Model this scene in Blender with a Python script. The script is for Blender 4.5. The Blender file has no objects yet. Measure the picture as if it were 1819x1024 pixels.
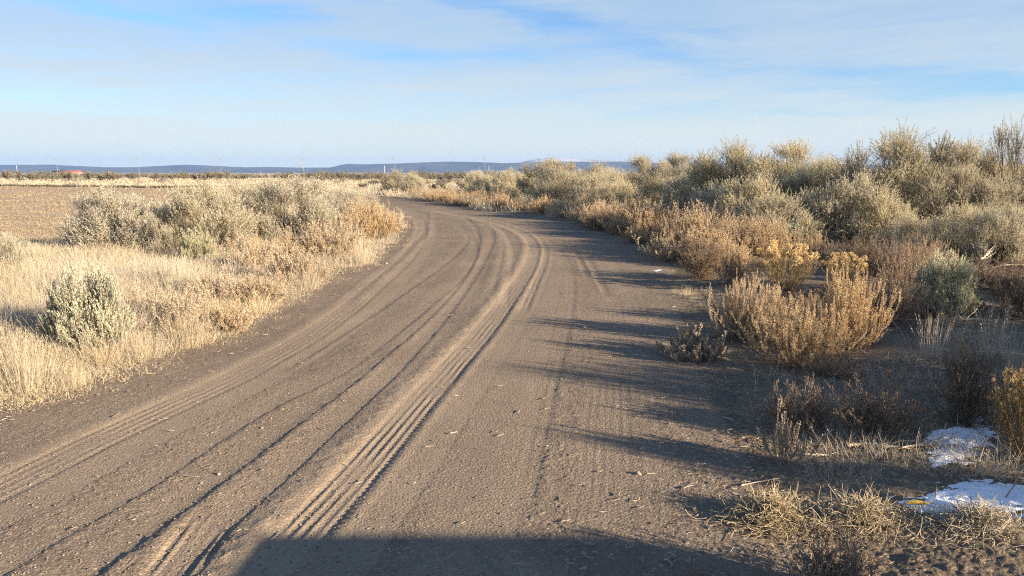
import bpy, math, random
import numpy as np
C = bpy.context.scene
COL = C.collection
R = math.radians

# ------------------------------------------------------------------ camera
F = 1323.0                      # focal length in photograph pixels (photo 1819 x 1024)
CAM_H = 1.6
HORIZON = 307.0
PITCH = math.atan((512 - HORIZON) / F)
cd = bpy.data.cameras.new("Camera")
cd.sensor_width = 36.0
cd.lens = 36.0 * F / 1819.0
cd.clip_start = 0.05
cd.clip_end = 80000
cam = bpy.data.objects.new("Camera", cd)
cam.location = (0, 0, CAM_H)
cam.rotation_euler = (math.pi / 2 - PITCH, 0, 0)
COL.objects.link(cam)
C.camera = cam

# ------------------------------------------------------------------ sun, sky, exposure
SUN_EL = R(15.0)
SUN_X, SUN_Y = 0.875, -0.485     # ground direction towards the sun (right, a little behind)
SUN_AZ = math.atan2(SUN_X, SUN_Y)   # clockwise from +Y
sl = bpy.data.lights.new("Sun", 'SUN')
sl.energy = 5.0
sl.angle = R(0.5)
sl.color = (1.0, 0.82, 0.585)
sun = bpy.data.objects.new("Sun", sl)
COL.objects.link(sun)
from mathutils import Vector
sd = Vector((SUN_X * math.cos(SUN_EL), SUN_Y * math.cos(SUN_EL), math.sin(SUN_EL))).normalized()
sun.rotation_euler = sd.to_track_quat('Z', 'Y').to_euler()
sun.location = (20, -10, 12)

C.view_settings.view_transform = 'Standard'
C.view_settings.look = 'None'
C.view_settings.exposure = 1.70
C.view_settings.gamma = 1.0
C.cycles.max_bounces = 5
C.cycles.diffuse_bounces = 3
C.cycles.glossy_bounces = 1
C.cycles.transmission_bounces = 2
C.cycles.transparent_max_bounces = 4
C.cycles.volume_bounces = 0
C.cycles.use_denoising = False
C.cycles.denoiser = 'OPENIMAGEDENOISE'
C.cycles.denoising_input_passes = 'RGB_ALBEDO_NORMAL'
C.cycles.denoising_prefilter = 'ACCURATE'
C.cycles.pixel_filter_type = 'BLACKMAN_HARRIS'
C.cycles.filter_width = 1.15

W = bpy.data.worlds.new("World")
C.world = W
W.use_nodes = True
wt = W.node_tree
wt.nodes.clear()


class NT:
    """small node helper"""
    def __init__(s, t): s.t = t
    def n(s, kind, **kw):
        nd = s.t.nodes.new(kind)
        for k, v in kw.items(): setattr(nd, k, v)
        return nd
    def link(s, a, b): s.t.links.new(a, b)
    def put(s, sock, v):
        if hasattr(v, 'is_output'): s.link(v, sock)
        else: sock.default_value = v
    def m(s, op, a, b=0.0, c=None, clamp=False):
        nd = s.n('ShaderNodeMath', operation=op, use_clamp=clamp)
        s.put(nd.inputs[0], a); s.put(nd.inputs[1], b)
        if c is not None: s.put(nd.inputs[2], c)
        return nd.outputs[0]
    def mix(s, f, a, b, blend='MIX'):
        nd = s.n('ShaderNodeMix', data_type='RGBA', blend_type=blend)
        s.put(nd.inputs[0], f)
        s.put(nd.inputs[6], a if hasattr(a, 'is_output') else (*a, 1))
        s.put(nd.inputs[7], b if hasattr(b, 'is_output') else (*b, 1))
        return nd.outputs[2]
    def noise(s, vec, scale, detail=4, rough=.55, dist=0.0, lac=2.0):
        nd = s.n('ShaderNodeTexNoise')
        if vec is not None: s.link(vec, nd.inputs['Vector'])
        nd.inputs['Scale'].default_value = scale
        nd.inputs['Detail'].default_value = detail
        nd.inputs['Roughness'].default_value = rough
        nd.inputs['Distortion'].default_value = dist
        return nd.outputs[0]
    def comb(s, x, y, z=0.0):
        nd = s.n('ShaderNodeCombineXYZ')
        s.put(nd.inputs[0], x); s.put(nd.inputs[1], y); s.put(nd.inputs[2], z)
        return nd.outputs[0]
    def ramp(s, v, lo, hi):
        nd = s.n('ShaderNodeMapRange', interpolation_type='SMOOTHSTEP')
        s.put(nd.inputs[0], v)
        nd.inputs[1].default_value = lo; nd.inputs[2].default_value = hi
        return nd.outputs[0]
    def attr(s, name):
        return s.n('ShaderNodeAttribute', attribute_name=name).outputs['Fac']


w = NT(wt)
sky = w.n('ShaderNodeTexSky', sky_type='NISHITA')
sky.sun_disc = False
sky.sun_elevation = SUN_EL
sky.sun_rotation = SUN_AZ
sky.altitude = 1200
sky.air_density = 1.0
sky.dust_density = 0.6
sky.ozone_density = 1.6
tc = w.n('ShaderNodeTexCoord')
sep = w.n('ShaderNodeSeparateXYZ'); w.link(tc.outputs['Generated'], sep.inputs[0])
az = w.m('ARCTAN2', sep.outputs[0], sep.outputs[1])
el = sep.outputs[2]
warp = w.noise(w.comb(w.m('MULTIPLY', az, 3.0), w.m('MULTIPLY', el, 14.0)), 1.6, 4, .6)
wv = w.m('SUBTRACT', warp, .5)
az2 = w.m('ADD', az, w.m('MULTIPLY', wv, .16))
el2 = w.m('ADD', el, w.m('MULTIPLY', wv, .035))
streak = w.noise(w.comb(w.m('MULTIPLY', az2, 2.2), w.m('MULTIPLY', el2, 26.0), 3.3), 1.5, 6, .62)
fine = w.noise(w.comb(w.m('MULTIPLY', az2, 6.0), w.m('MULTIPLY', el2, 60.0), 7.7), 1.5, 5, .6)
# blue openings between the high thin clouds: azimuth, elevation, half sizes, slope
gaps = None
for (px, py, hw, hh, sl_, amt) in [(440, 55, 130, 15, .0, 1.0), (200, 66, 190, 12, .10, .8), (970, 52, 190, 24, .25, .9),
                                  (690, 112, 120, 17, .12, .75), (880, 108, 150, 13, .0, .55), (1270, 82, 80, 10, .1, .4),
                                  (1480, 150, 420, 22, .10, .55), (1760, 190, 160, 26, .0, .55), (300, 190, 420, 22, -.02, .35),
                                  (560, 12, 160, 10, .2, .35), (1250, 195, 300, 18, .0, .3)]:
    a0 = math.atan((px - 910) / F); e0 = math.atan((HORIZON - py) / F)
    dx = w.m('SUBTRACT', az2, a0)
    dy = w.m('ADD', w.m('SUBTRACT', el2, e0), w.m('MULTIPLY', dx, sl_))
    q = w.m('ADD', w.m('POWER', w.m('ABSOLUTE', w.m('DIVIDE', dx, hw / F)), 2.0), w.m('POWER', w.m('ABSOLUTE', w.m('DIVIDE', dy, hh / F)), 2.0))
    g = w.m('MULTIPLY', w.m('EXPONENT', w.m('MULTIPLY', q, -1.0)), amt)
    gaps = g if gaps is None else w.m('ADD', gaps, g)
cov = w.m('SUBTRACT', w.m('ADD', w.m('MULTIPLY', streak, 1.0), w.m('MULTIPLY', fine, .6)), w.m('MULTIPLY', gaps, .60))
cov = w.ramp(w.m('ADD', cov, w.m('MULTIPLY', w.m('SUBTRACT', 1.0, w.ramp(el, .0, .10)), .25)), -.04, 1.0)
# thin high cloud: pale, lit by the same low sun, fading towards the horizon
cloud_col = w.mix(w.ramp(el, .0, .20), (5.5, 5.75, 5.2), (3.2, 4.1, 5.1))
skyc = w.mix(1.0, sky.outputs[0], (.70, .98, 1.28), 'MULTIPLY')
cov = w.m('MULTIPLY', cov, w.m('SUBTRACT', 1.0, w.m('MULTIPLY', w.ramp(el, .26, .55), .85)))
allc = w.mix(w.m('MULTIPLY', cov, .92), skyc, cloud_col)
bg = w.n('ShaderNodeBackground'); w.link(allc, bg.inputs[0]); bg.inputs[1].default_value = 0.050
wo = w.n('ShaderNodeOutputWorld'); w.link(bg.outputs[0], wo.inputs[0])


# ------------------------------------------------------------------ photograph pixel -> point on the ground
def ground_pt(px, py, z=0.0):
    xc = (px - 909.5) / F; yc = (512 - py) / F
    c, s = math.cos(PITCH), math.sin(PITCH)
    d = (xc, c + yc * s, -s + yc * c)
    t = -(CAM_H - z) / d[2]
    return d[0] * t, d[1] * t

def height_at(dist, py):
    yc = (512 - py) / F
    c, s = math.cos(PITCH), math.sin(PITCH)
    return CAM_H + dist * (-s + yc * c) / (c + yc * s)

def scale_at(dist):             # metres per photograph pixel, sideways
    return dist / F / 1.0

def smooth_line(pts, step=0.15):
    p = np.array(pts, float)
    p = np.vstack([2 * p[0] - p[1], p, 2 * p[-1] - p[-2]])
    out = []
    for i in range(1, len(p) - 2):
        n = max(2, int(np.linalg.norm(p[i + 1] - p[i]) / step))
        t = np.linspace(0, 1, n, endpoint=False)[:, None]
        a, b, c, d = p[i - 1], p[i], p[i + 1], p[i + 2]
        out.append(.5 * ((2 * b) + (c - a) * t + (2 * a - 5 * b + 4 * c - d) * t ** 2 + (3 * b - a - 3 * c + d) * t ** 3))
    out.append(p[-2][None])
    return np.vstack(out)

# ------------------------------------------------------------------ numpy noise
def _hash(ix, iy, seed):
    n = (ix.astype(np.int64) * 374761393 + iy.astype(np.int64) * 668265263 + seed * 974711) & 0x7fffffff
    n = ((n ^ (n >> 13)) * 1274126177) & 0x7fffffff
    return ((n ^ (n >> 16)) & 0xffff) / 65535.0

def vnoise(x, y, seed=0):
    ix = np.floor(x); iy = np.floor(y)
    fx = x - ix; fy = y - iy
    fx = fx * fx * (3 - 2 * fx); fy = fy * fy * (3 - 2 * fy)
    a = _hash(ix, iy, seed); b = _hash(ix + 1, iy, seed); c = _hash(ix, iy + 1, seed); d = _hash(ix + 1, iy + 1, seed)
    return (a + (b - a) * fx) * (1 - fy) + (c + (d - c) * fx) * fy

def fbm(x, y, octv=4, seed=0, gain=.5):
    v = 0; a = 1; t = 0
    for k in range(octv):
        v = v + a * (vnoise(x * 2 ** k, y * 2 ** k, seed + k * 17) - .5); t += a; a *= gain
    return v / t

def sstep(a, b, x):
    t = np.clip((x - a) / (b - a), 0, 1)
    return t * t * (3 - 2 * t)

# ------------------------------------------------------------------ the road's edges
LEFT_EDGE = [(-700, 900), (-250, 790), (0, 722), (130, 690), (300, 632), (430, 588), (520, 536), (590, 500), (665, 460), (702, 430),
             (722, 403), (715, 386), (690, 370), (640, 355), (560, 349.5), (420, 346.5), (300, 345.5)]
RIGHT_EDGE = [(1800, 1400), (1480, 1024), (1370, 890), (1300, 770), (1250, 680), (1215, 600), (1200, 540), (1185, 475), (1120, 430), (1045, 407),
              (955, 386), (850, 373), (770, 360), (712, 351.5), (640, 347), (540, 344), (420, 342.3), (300, 341.5)]
le = smooth_line([(-6.5, -12)] + [(-5.2, -2)] + [ground_pt(*p) for p in LEFT_EDGE[1:]], .3)
re_ = smooth_line([(1.9, -12)] + [ground_pt(*p) for p in RIGHT_EDGE], .3)
ROAD_POLY = np.vstack([le, re_[::-1]])
FIELD_POLY = np.array([ground_pt(*p) for p in [(-900, 330.5), (100, 332), (300, 335), (352, 340), (320, 352), (285, 368), (200, 402), (110, 443), (-60, 462), (-900, 480)]])

def seg_dist(x, y, line):
    best = np.full(x.shape, 1e9)
    for i in range(len(line) - 1):
        ax, ay = line[i]; bx, by = line[i + 1]
        dx, dy = bx - ax, by - ay
        L2 = dx * dx + dy * dy + 1e-12
        t = np.clip(((x - ax) * dx + (y - ay) * dy) / L2, 0, 1)
        d = (x - ax - t * dx) ** 2 + (y - ay - t * dy) ** 2
        best = np.minimum(best, d)
    return np.sqrt(best)

def inside(x, y, poly):
    r = np.zeros(x.shape, bool)
    j = len(poly) - 1
    for i in range(len(poly)):
        xi, yi = poly[i]; xj, yj = poly[j]
        if yi != yj:
            c = ((yi > y) != (yj > y)) & (x < (xj - xi) * (y - yi) / (yj - yi) + xi)
            r ^= c
        j = i
    return r

def road_sd(x, y):
    """signed distance to the road edge, positive on the road"""
    x = np.atleast_1d(np.asarray(x, float)); y = np.atleast_1d(np.asarray(y, float))
    out = np.full(x.shape, -50.0)
    m = y < 90
    if m.any():
        xm = x[m]; ym = y[m]
        d = np.minimum(seg_dist(xm, ym, le[::2]), seg_dist(xm, ym, re_[::2]))
        out[m] = np.where(inside(xm, ym, ROAD_POLY), d, -d)
    return out

def base_height(x, y, sdv=None):
    x = np.atleast_1d(np.asarray(x, float)); y = np.atleast_1d(np.asarray(y, float))
    if sdv is None: sdv = road_sd(x, y)
    off = sstep(0.05, 0.9, -sdv)
    far = 1 - sstep(30, 70, np.abs(y))
    z = off * (0.05 + .10 * fbm(x * .5, y * .5, 3, 5)) * far + .035 * fbm(x * .35, y * .35, 2, 9) * far
    return z

def gz(x, y):
    return float(base_height([x], [y])[0])

# ------------------------------------------------------------------ mesh helpers
def quads_mesh(name, V, Q, attrs=None, smooth=False, T=None):
    me = bpy.data.meshes.new(name)
    V = np.asarray(V, np.float32); Q = np.asarray(Q, np.int32)
    T = np.zeros((0, 3), np.int32) if T is None else np.asarray(T, np.int32)
    me.vertices.add(len(V)); me.vertices.foreach_set('co', V.ravel())
    nl = Q.size + T.size
    me.loops.add(nl); me.loops.foreach_set('vertex_index', np.concatenate([Q.ravel(), T.ravel()]).astype(np.int32))
    npoly = len(Q) + len(T)
    me.polygons.add(npoly)
    st = np.concatenate([np.arange(len(Q)) * 4, len(Q) * 4 + np.arange(len(T)) * 3]).astype(np.int32)
    me.polygons.foreach_set('loop_start', st)
    if smooth: me.polygons.foreach_set('use_smooth', np.ones(npoly, bool))
    for k, v in (attrs or {}).items():
        a = me.attributes.new(k, 'FLOAT', 'POINT')
        a.data.foreach_set('value', np.asarray(v, np.float32))
    me.update(calc_edges=True)
    return me

class Geo:
    """collects quads with one float per vertex"""
    def __init__(s): s.V = []; s.Q = []; s.A = []; s.n = 0
    def add(s, V, Q, a):
        V = np.asarray(V).reshape(-1, 3)
        s.V.append(V); s.Q.append(np.asarray(Q).reshape(-1, 4) + s.n)
        s.A.append(np.broadcast_to(np.asarray(a, float), (len(V),))); s.n += len(V)
    def mesh(s, name, smooth=False):
        return quads_mesh(name, np.vstack(s.V), np.vstack(s.Q), {'tint': np.concatenate(s.A)}, smooth)
    def arrays(s): return np.vstack(s.V), np.vstack(s.Q), np.concatenate(s.A)

def unit(v): return v / (np.linalg.norm(v, axis=-1, keepdims=True) + 1e-9)

def tubes(g, P, Rr, tint=None, k=3, rng=None):
    """P (T,n,3) paths, Rr (T,n) radii"""
    T, n, _ = P.shape
    t = unit(np.gradient(P, axis=1))
    ref = np.zeros((T, 1, 3)); ref[..., 0] = 1; ref[..., 1] = .37
    a = unit(np.cross(t, ref)); b = np.cross(t, a)
    ang = np.arange(k) * 2 * math.pi / k
    V = P[:, :, None, :] + Rr[:, :, None, None] * (np.cos(ang)[None, None, :, None] * a[:, :, None, :] + np.sin(ang)[None, None, :, None] * b[:, :, None, :])
    idx = np.arange(T * n * k).reshape(T, n, k)
    i0 = idx[:, :-1]; i1 = idx[:, 1:]
    Q = np.stack([i0, np.roll(i0, -1, 2), np.roll(i1, -1, 2), i1], -1)
    tt = np.repeat(np.random.default_rng(T + n).random(T) if tint is None else np.broadcast_to(tint, (T,)), n * k)
    g.add(V, Q, tt)

def leaves(g, B, D, L, Wd, rng, tint=None):
    """diamond leaves: base, direction, length, width"""
    N = len(B)
    D = unit(D); s = unit(np.cross(D, rng.normal(size=(N, 3))))
    L = np.broadcast_to(L, (N,))[:, None]; Wd = np.broadcast_to(Wd, (N,))[:, None]
    m = B + D * L * .55
    V = np.stack([B, m + s * Wd / 2, B + D * L, m - s * Wd / 2], 1)
    tt = rng.random(N) if tint is None else np.broadcast_to(tint, (N,))
    g.add(V, np.arange(4 * N).reshape(N, 4), np.repeat(tt, 4))

def ribbons(g, P, Wd, rng, tint=None, side=None):
    """grass blades: P (T,n,3), Wd (T,n)"""
    T, n, _ = P.shape
    if side is None:
        an = rng.random(T) * 2 * math.pi
        side = np.stack([np.cos(an), np.sin(an), np.zeros(T)], 1)
    V = np.stack([P - side[:, None] * Wd[..., None] / 2, P + side[:, None] * Wd[..., None] / 2], 2)
    idx = np.arange(T * n * 2).reshape(T, n, 2)
    Q = np.stack([idx[:, :-1, 0], idx[:, :-1, 1], idx[:, 1:, 1], idx[:, 1:, 0]], -1)
    tt = rng.random(T) if tint is None else tint
    g.add(V, Q, np.repeat(tt, n * 2))

def along(P, t):
    """points and tangents at parameter t (T,m) on paths P (T,n,3)"""
    T, n, _ = P.shape
    f = np.clip(t, 0, .9999) * (n - 1); i = f.astype(int); fr = (f - i)[..., None]
    r = np.arange(T)[:, None]
    a = P[r, i]; b = P[r, i + 1]
    return a + (b - a) * fr, unit(b - a)

def bend(P0, D0, L, n, up, jit, rng):
    """paths starting at P0 along D0, turning upward by `up`"""
    T = len(P0); P = np.zeros((T, n, 3)); P[:, 0] = P0; d = unit(D0)
    st = (np.broadcast_to(L, (T,)) / (n - 1))[:, None]
    for k in range(1, n):
        d = unit(d + np.array([0, 0, up]) / (n - 1) + rng.normal(size=(T, 3)) * jit)
        P[:, k] = P[:, k - 1] + d * st
    return P

def rand_dirs(N, rng, zmin=0.0, zmax=1.0):
    a = rng.random(N) * 2 * math.pi; z = zmin + (zmax - zmin) * rng.random(N)
    r = np.sqrt(np.maximum(0, 1 - z * z))
    return np.stack([r * np.cos(a), r * np.sin(a), z], 1)

# ------------------------------------------------------------------ materials
MATS = {}
def veg_mat(name, c0, c1, rough=.8, trans=.25, vary=.25, c2=None):
    m = bpy.data.materials.new(name); m.use_nodes = True
    t = m.node_tree; t.nodes.clear(); h = NT(t)
    f = h.attr('tint')
    col = h.mix(f, c0, c1)
    if c2 is not None:
        tcn = h.n('ShaderNodeTexCoord')
        col = h.mix(h.ramp(h.noise(tcn.outputs['Object'], 5.0, 3), .50, .68), col, c2)
    oi = h.n('ShaderNodeObjectInfo')
    val = h.m('ADD', h.m('MULTIPLY', oi.outputs['Random'], vary), 1 - vary / 2)
    hs = h.n('ShaderNodeHueSaturation'); h.link(col, hs.inputs['Color']); h.link(val, hs.inputs['Value'])
    h.put(hs.inputs['Saturation'], h.m('ADD', h.m('MULTIPLY', h.m('FRACT', h.m('MULTIPLY', oi.outputs['Random'], 7.3)), .3), .85))
    p = h.n('ShaderNodeBsdfPrincipled'); h.link(hs.outputs[0], p.inputs['Base Color'])
    p.inputs['Roughness'].default_value = rough; p.inputs['Specular IOR Level'].default_value = .2
    o = h.n('ShaderNodeOutputMaterial')
    if trans > 0:
        tr = h.n('ShaderNodeBsdfTranslucent'); h.link(hs.outputs[0], tr.inputs[0])
        mx = h.n('ShaderNodeMixShader'); mx.inputs[0].default_value = trans
        h.link(p.outputs[0], mx.inputs[1]); h.link(tr.outputs[0], mx.inputs[2]); h.link(mx.outputs[0], o.inputs[0])
    else: h.link(p.outputs[0], o.inputs[0])
    MATS[name] = m
    return m

veg_mat('sage_leaf', (.50, .455, .305), (.72, .655, .475), trans=.45, c2=(.60, .50, .335))
veg_mat('sage_leaf_wispy', (.57, .535, .405), (.75, .705, .565), trans=.45, c2=(.62, .545, .40))
veg_mat('sage_leaf_green', (.50, .49, .34), (.68, .66, .50), trans=.35)
veg_mat('sage_leaf_pale', (.36, .37, .28), (.5, .5, .4))
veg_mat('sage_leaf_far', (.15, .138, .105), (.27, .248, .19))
veg_mat('sage_wood', (.10, .08, .062), (.21, .17, .13), trans=0)
veg_mat('dead_wood', (.17, .14, .115), (.30, .25, .20), trans=0)
veg_mat('pale_wood', (.36, .29, .22), (.52, .43, .33), trans=0)
veg_mat('tan_spike', (.48, .36, .22), (.68, .535, .35), c2=(.56, .395, .23))
veg_mat('tan_pale', (.50, .405, .285), (.70, .59, .44), trans=.3)
veg_mat('spike_wood', (.20, .145, .10), (.32, .24, .17), trans=0)
veg_mat('rust_spike', (.31, .205, .125), (.50, .345, .215))
veg_mat('gold_head', (.62, .42, .15), (.84, .64, .31))
veg_mat('brown_head', (.44, .31, .16), (.62, .47, .27))
veg_mat('rabbit_stem', (.22, .165, .09), (.38, .28, .15), trans=.1)
veg_mat('straw', (.43, .36, .25), (.62, .535, .395), trans=.3)
veg_mat('straw_grey', (.40, .345, .265), (.58, .51, .41), trans=.3)
veg_mat('straw_gold', (.52, .405, .235), (.70, .565, .36), trans=.3)
veg_mat('brown_seed', (.16, .11, .07), (.28, .19, .12))

def ground_mat(name, kind):
    m = bpy.data.materials.new(name); m.use_nodes = True
    t = m.node_tree; t.nodes.clear(); h = NT(t)
    tcn = h.n('ShaderNodeTexCoord'); ob = tcn.outputs['Object']
    big = h.noise(ob, .7, 4, .6); mid = h.noise(ob, 6, 5, .65); grit = h.noise(ob, 95, 4, .7); fine = h.noise(ob, 260, 3, .7)
    vor = h.n('ShaderNodeTexVoronoi'); h.link(ob, vor.inputs['Vector']); vor.inputs['Scale'].default_value = 75
    vcol = vor.outputs['Color']; sepc = h.n('ShaderNodeSeparateColor'); h.link(vcol, sepc.inputs[0])
    if kind == 'road':
        c = h.mix(h.ramp(big, .35, .65), (.178, .138, .106), (.232, .180, .136))
        c = h.mix(h.m('MULTIPLY', h.attr('smooth'), .85), c, (.335, .262, .19))
        c = h.mix(h.m('MULTIPLY', h.ramp(mid, .45, .75), .35), c, (.31, .243, .178))
        pale = h.m('MULTIPLY', h.ramp(sepc.outputs[0], .84, .99), h.m('SUBTRACT', .6, h.m('MULTIPLY', h.attr('smooth'), .55)))
        c = h.mix(pale, c, (.40, .34, .275))
        dark = h.m('MULTIPLY', h.ramp(sepc.outputs[1], .76, .98), h.m('SUBTRACT', .52, h.m('MULTIPLY', h.attr('smooth'), .5)))
        c = h.mix(dark, c, (.12, .097, .078))
    elif kind == 'ground':
        soil = h.mix(h.ramp(big, .35, .65), (.105, .080, .061), (.16, .124, .092))
        soil = h.mix(h.m('MULTIPLY', h.ramp(sepc.outputs[0], .78, .97), .6), soil, (.36, .29, .21))
        st = h.mix(h.ramp(mid, .3, .7), (.34, .265, .16), (.52, .42, .265))
        straw = h.m('MULTIPLY', h.attr('straw'), h.ramp(h.m('ADD', mid, h.m('MULTIPLY', grit, .4)), .45, .85))
        straw = h.m('ADD', straw, h.m('MULTIPLY', h.attr('straw'), .35), clamp=True)
        c = h.mix(straw, soil, st)
    else:
        st = h.mix(h.ramp(h.noise(ob, .22, 5, .6), .3, .7), (.35, .265, .172), (.43, .33, .22))
        mp = h.n('ShaderNodeMapping'); h.link(ob, mp.inputs[0]); mp.inputs['Scale'].default_value = (.35, 1.6, 1)
        c = h.mix(h.m('MULTIPLY', h.ramp(h.noise(mp.outputs[0], 1.2, 5, .7), .42, .72), .6), st, (.50, .405, .28))
        c = h.mix(h.m('MULTIPLY', h.ramp(h.noise(ob, 9, 4, .7), .5, .7), .2), c, (.24, .18, .12))
    c = h.mix(h.m('MULTIPLY', h.m('SUBTRACT', grit, .5), 1.0, clamp=True), c, (.5, .42, .32))
    p = h.n('ShaderNodeBsdfPrincipled'); h.link(c, p.inputs['Base Color'])
    p.inputs['Roughness'].default_value = .95; p.inputs['Specular IOR Level'].default_value = .1
    hgt = h.m('ADD', h.m('MULTIPLY', grit, 1.0), h.m('MULTIPLY', fine, .45))
    hgt = h.m('ADD', hgt, h.m('MULTIPLY', vor.outputs['Distance'], -.9))
    bp = h.n('ShaderNodeBump'); bp.inputs['Distance'].default_value = .008
    h.put(bp.inputs['Strength'], h.m('SUBTRACT', .85, h.m('MULTIPLY', h.attr('smooth'), .5)))
    h.link(hgt, bp.inputs['Height']); h.link(bp.outputs[0], p.inputs['Normal'])
    o = h.n('ShaderNodeOutputMaterial'); h.link(p.outputs[0], o.inputs[0])
    MATS[name] = m

ground_mat('road_gravel', 'road'); ground_mat('dry_soil', 'ground'); ground_mat('stubble_field', 'field')

def plain_mat(name, c, rough=.8, noise_scale=None, c1=None, bump=0, metal=0):
    m = bpy.data.materials.new(name); m.use_nodes = True
    t = m.node_tree; h = NT(t); p = t.nodes['Principled BSDF']
    p.inputs['Roughness'].default_value = rough; p.inputs['Metallic'].default_value = metal
    tcn = h.n('ShaderNodeTexCoord')
    if noise_scale:
        nz = h.noise(tcn.outputs['Object'], noise_scale, 5, .6)
        h.link(h.mix(h.ramp(nz, .35, .65), c, c1 or tuple(x * .7 for x in c)), p.inputs['Base Color'])
        if bump:
            b = h.n('ShaderNodeBump'); b.inputs['Distance'].default_value = bump; h.link(nz, b.inputs['Height']); h.link(b.outputs[0], p.inputs['Normal'])
    else: p.inputs['Base Color'].default_value = (*c, 1)
    MATS[name] = m
    return m

plain_mat('snow', (.90, .91, .93), .6, 90, (.82, .84, .87), .005)
plain_mat('stone', (.18, .15, .125), .9, 30, (.30, .255, .21), .004)
plain_mat('hill_forest', (.03, .04, .035), .95, .004, (.08, .075, .055))
plain_mat('hill_snowy', (.10, .11, .11), .95, .0016, (.55, .56, .58))
plain_mat('pole_wood', (.20, .165, .13), .9, 3, (.30, .25, .20))
plain_mat('white_paint', (.75, .75, .73), .6)
plain_mat('red_roof', (.42, .085, .06), .7, .6, (.35, .07, .05))
plain_mat('barn_wall', (.30, .25, .2), .9, .5)
plain_mat('yellow_husk', (.70, .44, .06), .7, 40, (.55, .36, .06))
plain_mat('van_paint', (.55, .56, .58), .35); plain_mat('van_glass', (.02, .025, .03), .1); plain_mat('rubber', (.025, .025, .025), .8)
plain_mat('tree_dark', (.035, .045, .03), .9, 2, (.07, .075, .05))

# ------------------------------------------------------------------ objects, labels
def tag(o, label=None, cat=None, group=None, kind=None):
    if label: o['label'] = label
    if cat: o['category'] = cat
    if group: o['group'] = group
    if kind: o['kind'] = kind
    return o

def mobj(name, me, mat, parent=None, loc=(0, 0, 0)):
    if mat is not None and not me.materials: me.materials.append(MATS[mat])
    o = bpy.data.objects.new(name, me); COL.objects.link(o); o.location = loc
    if parent: o.parent = parent
    return o

def empty(name, loc, rz=0, scale=(1, 1, 1)):
    e = bpy.data.objects.new(name, None); COL.objects.link(e)
    e.location = loc; e.rotation_euler = (0, 0, rz); e.scale = scale; e.empty_display_size = .1
    return e

# ------------------------------------------------------------------ ground sheet: ground, field and road cut from one grid
rows = list(np.arange(-14, 2.2, .45))
y = 2.25
while y < 26000:
    rows.append(y)
    y += min(max(.0085, y * y / (1.6 * 745) * .62), max(.15, .10 * y))
Yr = np.array(rows); NR = len(Yr)
NC, NO = 820, 46
uc = np.linspace(-1, 1, NC); uo = np.geomspace(.02, 1, NO) ** 1.0
half = np.maximum(Yr, 2.3) * .76 + .7
outer = np.maximum(half * 1.9, np.abs(Yr) * 1.6 + 45)
X = np.concatenate([-(half[:, None] + (outer - half)[:, None] * uo[::-1][None]), half[:, None] * uc[None], half[:, None] + (outer - half)[:, None] * uo[None]], 1)
Yg = np.broadcast_to(Yr[:, None], X.shape).copy()
NCOL = X.shape[1]
xf = X.ravel(); yf = Yg.ravel()
wob = .28 * fbm(xf * 1.3, yf * 1.3, 4, 21) * np.clip(yf / 6, .3, 1.5)
near = yf < 90
sdv = np.full(xf.shape, -50.0); sdv[near] = road_sd(xf[near], yf[near])
sdn = sdv + wob
Z = base_height(xf, yf, sdv)
smooth_a = np.zeros(xf.shape); rough_gain = np.ones(xf.shape)

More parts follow.
